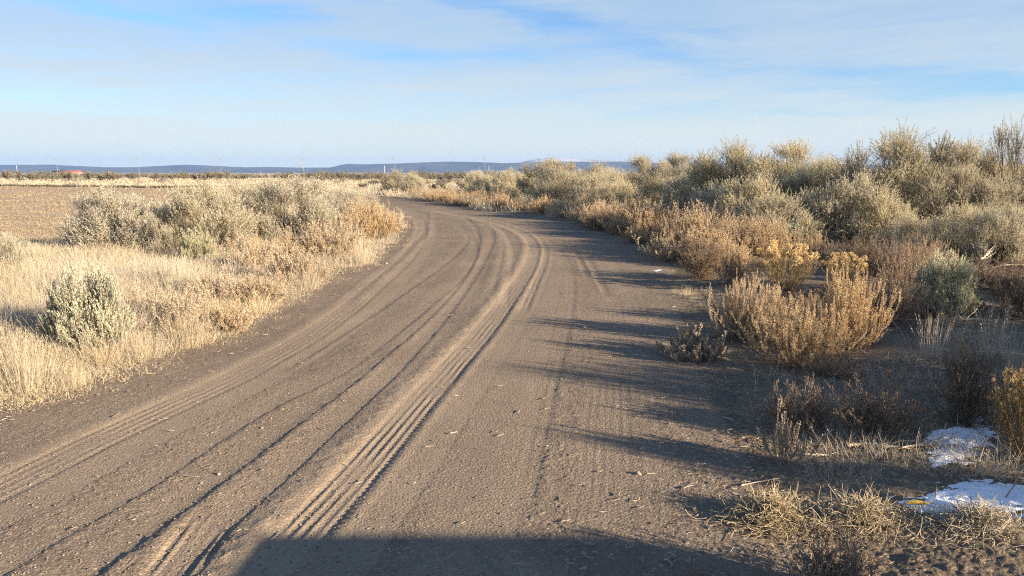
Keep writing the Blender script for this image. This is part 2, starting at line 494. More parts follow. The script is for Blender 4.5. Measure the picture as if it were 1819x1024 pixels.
# tyre tracks: photo polyline, half width, depth, ribs, left berm, right lip, smoothness, serration
def track(pts, hw, depth, ribs=0, lb=.0, rl=.0, sm=.8, serr=0.0, rib_h=.006, fade=None, world=False, clods=0.0, ls=.05):
    depth *= .54; lb *= .65; rl *= .6; rib_h *= .52
    line = smooth_line(pts if world else [ground_pt(*p) for p in pts], .05)
    s0 = np.concatenate([[0], np.cumsum(np.linalg.norm(np.diff(line, axis=0), axis=1))])
    L = s0[-1]; reach = hw + .30
    U = {}
    ylo, yhi = line[:, 1].min() - reach, line[:, 1].max() + reach
    r0, r1 = np.searchsorted(Yr, [ylo, yhi])
    bu = np.full((r1 - r0, NCOL), 1e9); bs = np.zeros((r1 - r0, NCOL))
    for i in range(len(line) - 1):
        a = line[i]; b = line[i + 1]
        q0, q1 = np.searchsorted(Yr, [min(a[1], b[1]) - reach, max(a[1], b[1]) + reach])
        if q1 <= q0: continue
        xs = X[q0:q1]; ys = Yg[q0:q1]
        c0 = int(np.searchsorted(xs[-1], min(a[0], b[0]) - reach)); c1 = int(np.searchsorted(xs[-1], max(a[0], b[0]) + reach))
        c0 = min(c0, int(np.searchsorted(xs[0], min(a[0], b[0]) - reach))); c1 = max(c1, int(np.searchsorted(xs[0], max(a[0], b[0]) + reach)))
        if c1 <= c0: continue
        xs = xs[:, c0:c1]; ys = ys[:, c0:c1]
        dx, dy = b - a; l2 = dx * dx + dy * dy
        t = np.clip(((xs - a[0]) * dx + (ys - a[1]) * dy) / l2, 0, 1)
        ex = xs - a[0] - t * dx; ey = ys - a[1] - t * dy
        d = np.sqrt(ex * ex + ey * ey); sg = np.sign(dy * ex - dx * ey)   # + on the right
        cur = bu[q0 - r0:q1 - r0, c0:c1]; cs = bs[q0 - r0:q1 - r0, c0:c1]
        better = d < np.abs(cur)
        cur[better] = (d * sg)[better]; cs[better] = (s0[i] + t * math.sqrt(l2))[better]
    m = np.abs(bu) < reach
    u = bu[m]; s = bs[m]
    xx = X[r0:r1][m]; yy = Yg[r0:r1][m]
    wv = .014 * fbm(s * 1.6, s * 0 + hw * 50, 4, 31)
    u = u + wv
    end = sstep(0, .5, s) * sstep(0, .8, L - s)
    if fade: end = end * fade(xx, yy)
    stp = .014
    ser = serr * (np.abs(((s / .052) % 1) - .5) * 2 - .5) * .035
    body = sstep(-hw - .02, -hw - .02 + ls, u) * (1 - sstep(hw - stp + ser, hw + ser + .006, u))
    h = -depth * body
    if ribs:
        ph = (u + hw) / (2 * hw) * ribs
        tread = .5 + .5 * np.sin(2 * math.pi * s / .045 + 1.5 * np.sin(2 * math.pi * ph))
        groove = np.clip(np.abs((ph % 1) - .5) * 2, 0, 1)
        brk = np.clip(.7 + 3.0 * fbm(s * 2.3, u * 9, 4, 88), .0, 1.3)
        h = h + brk * body * rib_h * (sstep(.45, .8, groove) - .5) * 2 + body * .0016 * tread
    h = h + lb * np.exp(-((u + hw + .07) / .085) ** 2) * (1 + clods * 1.1 * fbm(xx * 14, yy * 14, 3, 41))
    h = h + rl * np.exp(-((u - hw - .035) / .03) ** 2) * (1 + .9 * fbm(s * 8, u * 10, 2, 77))
    zz = Z.reshape(NR, NCOL)[r0:r1]; ss = smooth_a.reshape(NR, NCOL)[r0:r1]; rg = rough_gain.reshape(NR, NCOL)[r0:r1]
    zz[m] += h * end
    cover = np.maximum(body, .8 * np.exp(-((u + hw + .06) / .075) ** 2) * (lb > .008)) * end * sm
    ss[m] = np.maximum(ss[m], cover * (.75 + .5 * fbm(xx * 3, yy * 3, 3, 55)))
    rg[m] = rg[m] * (1 - .75 * body * end)

MAIN = [(300, 1240), (395, 1100), (500, 985), (600, 878), (676, 795), (748, 712), (812, 640), (866, 578), (905, 525), (934, 483), (946, 455), (946, 436), (934, 420), (905, 405), (860, 392), (800, 381), (750, 372)]
track(MAIN, .135, .0125, 5, .018, .008, .85, serr=1.0, rib_h=.0045, clods=1.2)
LINE_B = [(-130, 1240), (60, 1090), (135, 1018), (278, 918), (374, 848), (486, 768), (590, 695), (652, 646), (742, 570), (812, 498), (842, 448), (845, 420), (836, 398), (812, 383), (770, 371), (730, 362)]
track(LINE_B, .11, .010, 0, .002, .006, .15, ls=.20)
LINE_A = [(-300, 1180), (-70, 1040), (90, 945), (235, 866), (333, 803), (470, 722), (600, 658), (690, 592), (765, 533), (815, 490), (838, 455), (838, 430), (820, 405), (785, 386), (740, 370)]
track(LINE_A, .11, .0075, 0, .002, .003, .25, ls=.20)
track([(480, 668), (560, 618), (654, 557), (710, 521), (777, 476), (816, 443), (828, 424), (812, 405), (780, 391)], .09, .009, 0, .002, .003, .25, ls=.16)
LINE_C = [(150, 1180), (300, 1010), (395, 922), (468, 860), (560, 778), (632, 715), (712, 640), (780, 565), (826, 505), (858, 458), (872, 424), (866, 404), (840, 386)]
track(LINE_C, .10, .009, 0, .010, .003, .35, clods=1.2, ls=.18)
TRACK_D = [(-500, 1100), (-150, 935), (0, 866), (154, 792), (250, 748), (385, 687), (462, 648), (560, 590), (650, 522), (715, 466), (745, 425), (748, 400), (735, 383), (700, 366)]
track(TRACK_D, .16, .008, 5, .009, .002, .62, rib_h=.0028)
track([(870, 960), (917, 880), (940, 790), (965, 700), (990, 610), (1003, 560), (1010, 505), (1005, 470), (985, 440), (950, 415), (905, 398)], .10, .005, 3, .002, .003, .2, rib_h=.0015, ls=.18)
track([(925, 560), (950, 505), (966, 465), (968, 440), (950, 418), (915, 402), (860, 386)], .06, .008, 2, .006, .004, .5)
track([(895, 545), (905, 490), (909, 455), (903, 430), (886, 408), (852, 391)], .05, .004, 0, .014, .0, .7, clods=1.0)
track([(868, 540), (888, 470), (893, 440), (888, 418), (872, 402)], .04, .003, 0, .012, .0, .6)
track([(1018, 440), (1030, 462), (1046, 498)], .05, .010, 0, .004, .006, .1)
track([(1040, 452), (1055, 480), (1082, 530)], .05, .010, 0, .004, .006, .1)
track([(395, 900), (355, 955), (290, 1040), (230, 1120)], .13, .016, 5, .010, .010, .8, rib_h=.012)
track([(122, 985), (130, 1010), (138, 1060), (146, 1120)], .12, .022, 5, .006, .012, .7, rib_h=.016)
track([(850, 930), (905, 985), (985, 1060), (1060, 1130)], .13, .014, 5, .006, .006, .6, rib_h=.012)
track([(758, 380), (755, 400), (752, 416), (735, 432), (708, 458), (660, 498), (600, 545)], .08, .004, 0, .014, .003, .3, clods=1.6)
track([(1060, 1000), (1075, 850), (1080, 720), (1085, 600), (1075, 520), (1050, 460)], .16, .002, 6, .0, .001, .10, rib_h=.0012)
track([(1140, 980), (1135, 850), (1130, 700), (1120, 600), (1105, 520), (1075, 460)], .16, .001, 5, .0, .001, .10, rib_h=.001)

for off_, hw_, sm_ in ((0, .42, .55),):
    track(MAIN, hw_, .003, 0, 0, 0, sm_, ls=.3)
    track(TRACK_D, hw_, .002, 0, 0, 0, .5, ls=.3)
track([(760, 1150), (800, 960), (850, 820), (890, 700), (925, 600), (950, 530), (968, 480), (972, 450), (955, 425), (915, 403)], .30, .001, 0, 0, 0, .35, ls=.25)

# grain: gravel, clods and small ripples
onroad = sstep(-.15, .15, sdn)
mn = (yf < 45) & (yf > 1.0)
g1 = np.zeros(xf.shape)
xm, ym = xf[mn], yf[mn]
gr = .0056 * fbm(xm * 38, ym * 38, 3, 3, .7) + .004 * fbm(xm * 9, ym * 9, 3, 13) * 1.4
pit = np.clip(vnoise(xm * 55, ym * 55, 8) - .68, 0, 1) * .018
off = (1 - onroad[mn])
cl = off * (.05 * fbm(xm * 4.5, ym * 4.5, 4, 61) + .025 * np.abs(fbm(xm * 16, ym * 16, 3, 71)))
g1[mn] = (gr + pit) * (rough_gain[mn]) + cl
Z = Z + g1
infield = inside(xf, yf, FIELD_POLY) & (sdn < 0)
straw_a = np.where(sdn < 0, 1.0, 0.0)
right_side = (xf > -0.2) & (yf < 30)
straw_a = np.where((sdn < 0) & right_side, .08 + .4 * sstep(.05, .4, fbm(xf * 1.1, yf * 1.1, 3, 90)), straw_a)
left_edge_fade = sstep(0, .8, -sdn)
straw_a = np.where((sdn < 0) & ~right_side, .25 + .75 * left_edge_fade, straw_a)

idx = np.arange(NR * NCOL).reshape(NR, NCOL)
Qg = np.stack([idx[:-1, :-1], idx[:-1, 1:], idx[1:, 1:], idx[1:, :-1]], -1).reshape(-1, 4)
fr = sdn[Qg].mean(1) > 0
ff = infield[Qg].mean(1) > .5
G3 = np.stack([xf, yf, Z], 1)
def cut(name, mask, mat):
    q = Qg[mask]; u, inv = np.unique(q, return_inverse=True)
    me = quads_mesh(name, G3[u], inv.reshape(-1, 4), {'smooth': smooth_a[u], 'straw': straw_a[u]}, smooth=True)
    return tag(mobj(name, me, mat), kind='structure')
tag(cut('road', fr, 'road_gravel'), 'curving grey-brown gravel road marked with tyre tracks', 'road')
tag(cut('ground', ~fr & ~ff, 'dry_soil'), 'dry brown soil with straw litter beside the road', 'ground')
tag(cut('field', ff & ~fr, 'stubble_field'), 'flat tan stubble field at the left beyond the verge', 'field')

# surface height incl. tracks, for small things lying on the road
def surf(xq, yq):
    r = np.clip(np.searchsorted(Yr, yq), 0, NR - 1)
    out = np.zeros(len(xq))
    Zg = Z.reshape(NR, NCOL)
    for i in range(len(xq)):
        c = min(NCOL - 1, int(np.searchsorted(X[r[i]], xq[i])))
        out[i] = Zg[r[i], c]
    return out

# ------------------------------------------------------------------ loose stones and straw bits on the road (uncountable)
rng = np.random.default_rng(11)
OCT_V = np.array([(1, 0, 0), (0, 1, 0), (-1, 0, 0), (0, -1, 0), (.2, .1, .8), (-.1, .1, -.8)])
OCT_F = np.array([(0, 1, 4), (1, 2, 4), (2, 3, 4), (3, 0, 4), (1, 0, 5), (2, 1, 5), (3, 2, 5), (0, 3, 5)])
def stones(N, ylo, yhi, smin, smax, keep, seed):
    g = np.random.default_rng(seed)
    u = g.random(N * 4)
    ys = 1 / (1 / ylo + u * (1 / yhi - 1 / ylo)); xs = (g.random(N * 4) * 2 - 1) * (ys * .74 + .4)
    k = keep(xs, ys, g)
    xs = xs[k][:N]; ys = ys[k][:N]; n = len(xs)
    s = smin * (smax / smin) ** (g.random(n) ** 2.2)
    V = OCT_V[None] * (1 + .35 * g.normal(size=(n, 6, 1)))
    an = g.random(n) * 6.28; ca, sa = np.cos(an)[:, None], np.sin(an)[:, None]
    V = np.stack([V[..., 0] * ca - V[..., 1] * sa, V[..., 0] * sa + V[..., 1] * ca, V[..., 2] * .75], -1) * s[:, None, None]
    V += np.stack([xs, ys, surf(xs, ys) + s * .25], -1)[:, None]
    Tt = (OCT_F[None] + (np.arange(n) * 6)[:, None, None]).reshape(-1, 3)
    return V.reshape(-1, 3), Tt, np.repeat(g.random(n), 6)
def keep_road(xs, ys, g):
    s = road_sd(xs, ys)
    return (s > -.4) & (g.random(len(xs)) < .25 + .75 * sstep(.0, .25, fbm(xs * .9, ys * .25, 3, 15)))
v, t_, a_ = stones(9000, 2.7, 22, .002, .0065, keep_road, 5)
v2, t2, a2 = stones(450, 2.7, 16, .004, .010, keep_road, 6)
t_ = np.vstack([t_, t2 + len(v)]); v = np.vstack([v, v2]); a_ = np.concatenate([a_, a2])
me = quads_mesh('gravel', v, np.zeros((0, 4), int), {'tint': a_}, T=t_)
veg_mat('gravel_stone', (.13, .108, .088), (.32, .265, .21), .9, 0)
tag(mobj('gravel', me, 'gravel_stone'), 'loose gravel scattered over the road surface', 'gravel', kind='stuff')

def straw_bits(N, ylo, yhi, keep, seed, lmin, lmax):
    g = np.random.default_rng(seed); u = g.random(N * 6)
    ys = 1 / (1 / ylo + u * (1 / yhi - 1 / ylo)); xs = (g.random(N * 6) * 2 - 1) * (ys * .74 + .4)
    k = keep(xs, ys, g); xs = xs[k][:N]; ys = ys[k][:N]; n = len(xs)
    L = lmin + (lmax - lmin) * g.random(n) ** 2; an = g.normal(size=n) * .9 + .2
    z = surf(xs, ys) + .010
    t = np.linspace(-.5, .5, 4)[None]
    cv = g.normal(size=(n, 1)) * .25
    lx = t * L[:, None]; ly = cv * (t ** 2) * L[:, None] * 2
    P = np.stack([xs[:, None] + lx * np.cos(an)[:, None] - ly * np.sin(an)[:, None], ys[:, None] + lx * np.sin(an)[:, None] + ly * np.cos(an)[:, None],
                  np.broadcast_to(z[:, None], lx.shape) + .004 * g.random((n, 4))], -1)
    gg = Geo(); tubes(gg, P, np.broadcast_to((.0012 + .0022 * g.random(n))[:, None], (n, 4)))
    return gg
gb = straw_bits(700, 2.8, 18, lambda x, y, g: (road_sd(x, y) > -.3) & (g.random(len(x)) < .06 + .94 * np.exp(-np.maximum(road_sd(x, y), 0) / .35)), 8, .015, .07)
tag(mobj('straw_litter', gb.mesh('straw_litter'), 'straw'), 'pale straw bits scattered on the gravel', 'straw', kind='stuff')

# ------------------------------------------------------------------ plant builders -> list of (part, mesh, material), base height, base width
def sage(seed, H, Wd, nl=13, ntw=26, nlf=20, leaf=.022, lw=.007, mat='sage_leaf', spire=0, open_=0.0, far=False, lean=.0):
    g = np.random.default_rng(seed); st = Geo(); fo = Geo()
    ang = g.random(nl) * 6.283 + np.arange(nl) * 2.4
    rad = np.sqrt((np.arange(nl) + .5) / nl) * Wd * .40 * (.8 + .4 * g.random(nl))
    top = H * (.52 + .34 * (1 - (rad / (Wd * .5)) ** 2)) * (.72 + .42 * g.random(nl))
    Cn = np.stack([rad * np.cos(ang), rad * np.sin(ang), np.maximum(top * .82, .16 * H)], 1)
    base = np.stack([np.cos(ang), np.sin(ang), ang * 0], 1) * Wd * .05
    n = 7; t = np.linspace(0, 1, n)[None, :, None]
    mid = Cn * np.array([.75, .75, .28])
    P = (1 - t) ** 2 * base[:, None] + 2 * t * (1 - t) * mid[:, None] + t ** 2 * Cn[:, None]
    P[:, 1:-1] += g.normal(size=(nl, n - 2, 3)) * .025 * H
    r0 = .016 * H if not far else .022 * H
    tubes(st, P, r0 * (1 - .78 * np.linspace(0, 1, n))[None] * (.7 + .6 * g.random((nl, 1))), k=4 if not far else 3)
    lr = Wd * .5 / math.sqrt(nl) * 1.25
    S, _ = along(P, .40 + .58 * g.random((nl, ntw)))
    d = rand_dirs(nl * ntw, g, -.25, .95).reshape(nl, ntw, 3)
    outw = unit(Cn * np.array([1, 1, .35]))[:, None]
    d = unit(d + .55 * outw + np.array([0, 0, .25 + spire * .6]))
    Lt = lr * (.75 + .75 * g.random((nl, ntw))) * (1 + .35 * spire * g.random((nl, ntw)))
    Tw = bend(S.reshape(-1, 3), d.reshape(-1, 3), Lt.ravel(), 5, .8 + spire, .13, g)
    Tw[..., 2] = np.maximum(Tw[..., 2], .015)
    tubes(st, Tw, (.0032 if not far else .006) * np.linspace(1, .35, 5)[None] * np.ones((len(Tw), 1)))
    if not far:                                   # side twigs
        S2, t2 = along(Tw, .3 + .6 * g.random((len(Tw), 3)))
        d2 = unit(t2 + g.normal(size=t2.shape) * .55 + np.array([0, 0, .3]))
        T2 = bend(S2.reshape(-1, 3), d2.reshape(-1, 3), np.repeat(Lt.ravel() * .45, 3), 4, .9, .10, g)
        tubes(st, T2, .0016 * np.linspace(1, .5, 4)[None] * np.ones((len(T2), 1)))
        keep = g.random(len(T2)) > open_
        T2 = T2[keep]
        B, tt = along(T2, g.random((len(T2), nlf)) ** .8)
        D = unit(tt + g.normal(size=tt.shape) * .55)
        leaves(fo, B.reshape(-1, 3), D.reshape(-1, 3), leaf * (.6 + .7 * g.random(B.shape[0] * nlf)), lw, g, np.repeat(g.random(len(T2)), nlf) * .6 + .4 * g.random(len(T2) * nlf))
    keep = g.random(len(Tw)) > open_
    T1 = Tw[keep]; m1 = nlf if far else int(nlf * .8)
    B, tt = along(T1, .25 + .75 * g.random((len(T1), m1)))
    D = unit(tt + g.normal(size=tt.shape) * (.6 if not far else .9))
    leaves(fo, B.reshape(-1, 3), D.reshape(-1, 3), leaf * (.6 + .7 * g.random(len(T1) * m1)), lw, g)
    return [('stems', st.mesh('sage_stems'), 'sage_wood'), ('foliage', fo.mesh('sage_foliage'), mat)], H, Wd

def sagefan(seed, H, Wd, nl=15, ns=9, nt=8, nlf=14, leaf=.024, lw=.007, mat='sage_leaf', spire=.3, zmin=.06, al=.38, bare=.30):
    """limbs fanning from the base, each splitting into feathery sprays of leafy twigs"""
    g = np.random.default_rng(seed); st = Geo(); fo = Geo()
    k = np.arange(nl); a = k * 2.39996 + g.random(nl) * .5
    z = zmin + (.97 - zmin) * ((k + .5) / nl) ** .8
    d = np.stack([np.sqrt(1 - z * z) * np.cos(a), np.sqrt(1 - z * z) * np.sin(a), z], 1)
    lob = rand_dirs(9, g, .0, 1.0); lobw = .80 + .32 * g.random(9)
    def env(q):
        u = unit(q)
        e = (np.hypot(u[..., 0], u[..., 1]) / (Wd * .5)) ** 2.5 + np.maximum(u[..., 2] / H, .02) ** 2.5
        k_ = np.exp(9 * (np.einsum('...i,ji->...j', u, lob) - 1)); 
        return e ** (-1 / 2.5) * ((k_ * lobw).sum(-1) + .05) / (k_.sum(-1) + .05)
    def clampr(Pq, soft):
        e = env(Pq + 1e-6); r = np.linalg.norm(Pq, axis=-1) + 1e-6
        f = np.where(r > e, e * (1 + (r / e - 1) * soft), r) / r
        return Pq * f[..., None]
    L = env(d) * (.62 + .22 * g.random(nl))
    P = bend(np.stack([np.cos(a), np.sin(a), a * 0], 1) * Wd * .03, d * np.array([1, 1, .8]), L, 8, .35, .10, g)
    P[..., 2] = np.maximum(P[..., 2], .01)
    tubes(st, P, .012 * H * np.linspace(1, .3, 8)[None] * (.6 + .7 * g.random((nl, 1))), k=4)
    S, t = along(P, bare + (.98 - bare) * g.random((nl, ns)))
    ds = unit(t + g.normal(size=t.shape) * .36 + np.array([0, 0, .12 + .3 * spire]))
    # sprays end near the envelope
    Ls = np.clip(env(unit(S + 1e-6)) * (.92 + .2 * g.random((nl, ns))) - np.linalg.norm(S, axis=-1), .16 * H, .5 * H)
    SP = bend(S.reshape(-1, 3), ds.reshape(-1, 3), Ls.ravel(), 6, .4 + .7 * spire, .08, g)
    SP[..., 2] = np.maximum(SP[..., 2], .01)
    SP = clampr(SP, .10 + .45 * spire)
    tubes(st, SP, .0035 * H ** .5 * np.linspace(1, .3, 6)[None] * np.ones((len(SP), 1)))
    B, t = along(SP, .12 + .86 * g.random((len(SP), nt)))
    dt = unit(t + g.normal(size=t.shape) * .40 + np.array([0, 0, .1]))
    TW = bend(B.reshape(-1, 3), dt.reshape(-1, 3), (Ls.ravel()[:, None] * (.22 + .22 * g.random((len(SP), nt)))).ravel(), 4, .45 + .7 * spire, .07, g)
    TW[..., 2] = np.maximum(TW[..., 2], .01)
    TW = clampr(TW, .22 + .5 * spire)
    tubes(st, TW, .0016 * np.linspace(1, .5, 4)[None] * np.ones((len(TW), 1)))
    tone = np.repeat(g.random(len(SP)), nt)
    B, t = along(TW, .05 + .95 * g.random((len(TW), nlf)))
    D = unit(t + g.normal(size=t.shape) * al)
    leaves(fo, B.reshape(-1, 3), D.reshape(-1, 3), leaf * (.6 + .7 * g.random(len(TW) * nlf)), lw, g, np.clip(np.repeat(tone, nlf) * .55 + .45 * g.random(len(TW) * nlf), 0, 1))
    B, t = along(SP, .35 + .65 * g.random((len(SP), nlf * 2)))
    leaves(fo, B.reshape(-1, 3), unit(t + g.normal(size=t.shape) * al).reshape(-1, 3), leaf * (.6 + .7 * g.random(len(SP) * nlf * 2)), lw, g)
    return [('stems', st.mesh('sage_stems'), 'sage_wood'), ('foliage', fo.mesh('sage_foliage'), mat)], H, Wd

def sagedome(seed, H, Wd, nl=46, ntw=40, nlf=20, leaf=.026, lw=.008, mat='sage_leaf', lump=.30, spire=0.0, plume=0, pw=2.8):
    """old sagebrush: crooked limbs carrying a lumpy crown of short twig sprays"""
    g = np.random.default_rng(seed); st = Geo(); fo = Geo()
    k = np.arange(nl); a = k * 2.39996 + g.normal(size=nl) * .25
    z = np.clip(.04 + .96 * ((k + .5) / nl) ** .78 + g.normal(size=nl) * .05, .02, 1)
    d = np.stack([np.sqrt(1 - z * z) * np.cos(a), np.sqrt(1 - z * z) * np.sin(a), z], 1)
    e = ((np.hypot(d[:, 0], d[:, 1]) / (Wd * .5)) ** pw + (d[:, 2] / H) ** pw) ** (-1 / pw) * (.86 + .14 * np.cos(a * 2 + seed) * np.sqrt(1 - z * z))
    lr = lump * .5 * math.sqrt(H * Wd) * (.75 + .5 * g.random(nl)) * 1.08
    Cn = d * (e * (.74 + .20 * g.random(nl)) - lr * .35)[:, None]
    Cn[:, 2] = np.maximum(Cn[:, 2], lr * .5)
    # limbs: a few trunks, crooked, each lump fed by a curve
    n = 7; t = np.linspace(0, 1, n)[None, :, None]
    root = np.stack([np.cos(a), np.sin(a), a * 0], 1) * Wd * .04
    mid = Cn * np.array([.6, .6, .38]) + g.normal(size=(nl, 3)) * .05 * H
    P = (1 - t) ** 2 * root[:, None] + 2 * t * (1 - t) * mid[:, None] + t ** 2 * Cn[:, None]
    P[:, 1:-1] += g.normal(size=(nl, n - 2, 3)) * .014 * H
    P[..., 2] = np.maximum(P[..., 2], .01)
    tubes(st, P, .012 * H * np.linspace(1, .22, n)[None] * (.6 + .7 * g.random((nl, 1))), k=4)
    out = unit(Cn * np.array([1, 1, .9]) + np.array([0, 0, .35 * H]))
    S = Cn[:, None] + (g.normal(size=(nl, ntw, 3)) * .22 - out[:, None] * .25) * lr[:, None, None]
    dt = unit(rand_dirs(nl * ntw, g, -1, 1).reshape(nl, ntw, 3) * .85 + out[:, None] * .75 + np.array([0, 0, .22 + .8 * spire]))
    Lt = lr[:, None] * (.65 + .65 * g.random((nl, ntw))) * (1 + spire * g.random((nl, ntw)))
    TW = bend(S.reshape(-1, 3), dt.reshape(-1, 3), Lt.ravel(), 5, .30 + .8 * spire, .10, g)
    TW[..., 2] = np.maximum(TW[..., 2], .015)
    tubes(st, TW, .0018 * H ** .5 * np.linspace(1, .4, 5)[None] * np.ones((len(TW), 1)))
    tone = np.clip(np.repeat(g.random(nl), ntw) * .5 + .3 * g.random(nl * ntw), 0, 1)
    B, tt = along(TW, .22 + .78 * g.random((len(TW), nlf)))
    D = unit(tt + g.normal(size=tt.shape) * .42)
    leaves(fo, B.reshape(-1, 3), D.reshape(-1, 3), leaf * (.55 + .8 * g.random(len(TW) * nlf)), lw, g, np.clip(np.repeat(tone, nlf) + .35 * g.random(len(TW) * nlf), 0, 1))
    if plume:                                     # thin dry flower stalks standing above the crown
        q = g.integers(nl // 3, nl, plume); PB = bend(Cn[q], unit(out[q] + np.array([0, 0, .9])), lr[q] * (.95 + .45 * g.random(plume)), 5, .8, .06, g)
        tubes(st, PB, .0016 * np.ones((plume, 5)))
        B, tt = along(PB, .4 + .6 * g.random((plume, 26)))
        leaves(fo, B.reshape(-1, 3), unit(tt + g.normal(size=tt.shape) * .35).reshape(-1, 3), leaf * .6, lw * .6, g, .9)
    return [('stems', st.mesh('sage_stems'), 'sage_wood'), ('foliage', fo.mesh('sage_foliage'), mat)], H, Wd

def spiky(seed, H, Wd, nst=46, nsp=6, fuzz=34, mat='tan_spike', th=.012, curl=.9, bit=.013, wood='spike_wood', lowspread=.0):
    g = np.random.default_rng(seed); st = Geo(); fo = Geo()
    d = rand_dirs(nst, g, .12, .95)
    d[:, :2] *= (Wd / (2 * H)) / .62
    base = np.stack([g.normal(size=nst) * Wd * .10, g.normal(size=nst) * Wd * .10, np.zeros(nst)], 1)
    L = H * (.62 + .40 * g.random(nst)) / np.maximum(.72, np.linalg.norm(d, axis=1))
    P = bend(base, d, L, 7, curl * .7, .09, g)
    tubes(st, P, .0045 * np.linspace(1, .4, 7)[None] * np.ones((nst, 1)))
    S, tt = along(P, .30 + .68 * g.random((nst, nsp)))
    ds = unit(tt + g.normal(size=tt.shape) * .65)
    Ls = H * (.10 + .16 * g.random((nst, nsp)))
    SP = bend(S.reshape(-1, 3), ds.reshape(-1, 3), Ls.ravel(), 5, curl * 1.7, .10, g)
    tubes(st, SP, .0025 * np.linspace(1, .5, 5)[None] * np.ones((len(SP), 1)))
    ends = P[:, 3:]
    for PP, k in ((SP, fuzz), (ends, int(fuzz * 1.5))):
        B, t2 = along(PP, .12 + .88 * g.random((len(PP), k)))
        o = unit(np.cross(t2, g.normal(size=t2.shape)))
        B = B + o * th * .25
        D = unit(o * .8 + t2 * .8)
        leaves(fo, B.reshape(-1, 3), D.reshape(-1, 3), bit * (.6 + .8 * g.random(len(PP) * k)), bit * .55, g,
               np.repeat(g.random(len(PP)), k) * .5 + .5 * g.random(len(PP) * k))
    for me_ in (): pass
    return [('stems', st.mesh('spike_stems'), wood), ('seed_spikes', fo.mesh('seed_spikes'), mat)], H, Wd

def rabbit(seed, H, Wd, nst=110, heads=30, head_r=.035, hb=120, stem='rabbit_stem', head='gold_head', dens=10):
    g = np.random.default_rng(seed); st = Geo(); fo = Geo()
    d = rand_dirs(nst, g, .35, 1.0); d[:, :2] *= (Wd / (2 * H)) / .55
    base = np.stack([g.normal(size=nst) * Wd * .08, g.normal(size=nst) * Wd * .08, np.zeros(nst)], 1)
    L = H * (.7 + .32 * g.random(nst)) / np.maximum(.8, np.linalg.norm(d, axis=1))
    P = bend(base, d, L, 6, .8, .05, g)
    tubes(st, P, .003 * np.linspace(1, .45, 6)[None] * np.ones((nst, 1)))
    S, tt = along(P, .4 + .55 * g.random((nst, 4)))
    T2 = bend(S.reshape(-1, 3), unit(tt + g.normal(size=tt.shape) * .35).reshape(-1, 3), H * .16, 4, .9, .06, g)
    tubes(st, T2, .0016 * np.ones((len(T2), 4)))
    B, t2 = along(T2, g.random((len(T2), dens)))
    leaves(st, B.reshape(-1, 3), unit(t2 + g.normal(size=t2.shape) * .4).reshape(-1, 3), .026, .0035, g)
    order = np.argsort(-P[:, -1, 2] + g.random(nst) * H * .35)[:heads]
    for i in order:
        c = P[i, -1]; k = hb; rr = head_r * (.7 + .6 * g.random())
        o = rand_dirs(k, g, -.6, 1.0) * np.array([1, 1, .8])
        leaves(fo, c + o * rr * (.35 + .4 * g.random((k, 1))), o + g.normal(size=(k, 3)) * .4, rr * .55, rr * .22, g, np.clip(.5 + .5 * o[:, 2] * 0 + .3 * g.normal(size=k), 0, 1))
    parts = [('stems', st.mesh('brush_stems'), stem)]
    if heads: parts.append(('flower_heads', fo.mesh('flower_heads'), head))
    return parts, H, Wd

def deadshrub(seed, H, Wd, nst=50, mat='dead_wood', fol=5, fmat='brown_seed'):
    g = np.random.default_rng(seed); st = Geo(); fo = Geo()
    d = rand_dirs(nst, g, .15, .95); d[:, :2] *= (Wd / (2 * H)) / .6
    base = np.stack([g.normal(size=nst) * Wd * .12, g.normal(size=nst) * Wd * .12, np.zeros(nst)], 1)
    L = H * (.6 + .42 * g.random(nst)) / np.maximum(.75, np.linalg.norm(d, axis=1))
    P = bend(base, d, L, 7, .55, .12, g); tubes(st, P, .004 * np.linspace(1, .35, 7)[None] * np.ones((nst, 1)))
    S, tt = along(P, .25 + .7 * g.random((nst, 7)))
    T2 = bend(S.reshape(-1, 3), unit(tt + g.normal(size=tt.shape) * .7).reshape(-1, 3), H * (.12 + .2 * g.random(nst * 7)), 5, .7, .16, g)
    tubes(st, T2, .0021 * np.linspace(1, .5, 5)[None] * np.ones((len(T2), 1)))
    S3, t3 = along(T2, .3 + .65 * g.random((len(T2), 3)))
    T3 = bend(S3.reshape(-1, 3), unit(t3 + g.normal(size=t3.shape) * .8).reshape(-1, 3), H * .10, 3, .6, .15, g)
    tubes(st, T3, .0014 * np.ones((len(T3), 3)))
    parts = [('twigs', st.mesh('twigs'), mat)]
    if fol:
        B, t4 = along(T3, .3 + .7 * g.random((len(T3), fol)))
        leaves(fo, B.reshape(-1, 3), unit(g.normal(size=t4.shape)).reshape(-1, 3), .013, .008, g)
        parts.append(('dry_leaves', fo.mesh('dry_leaves'), fmat))
    return parts, H, Wd

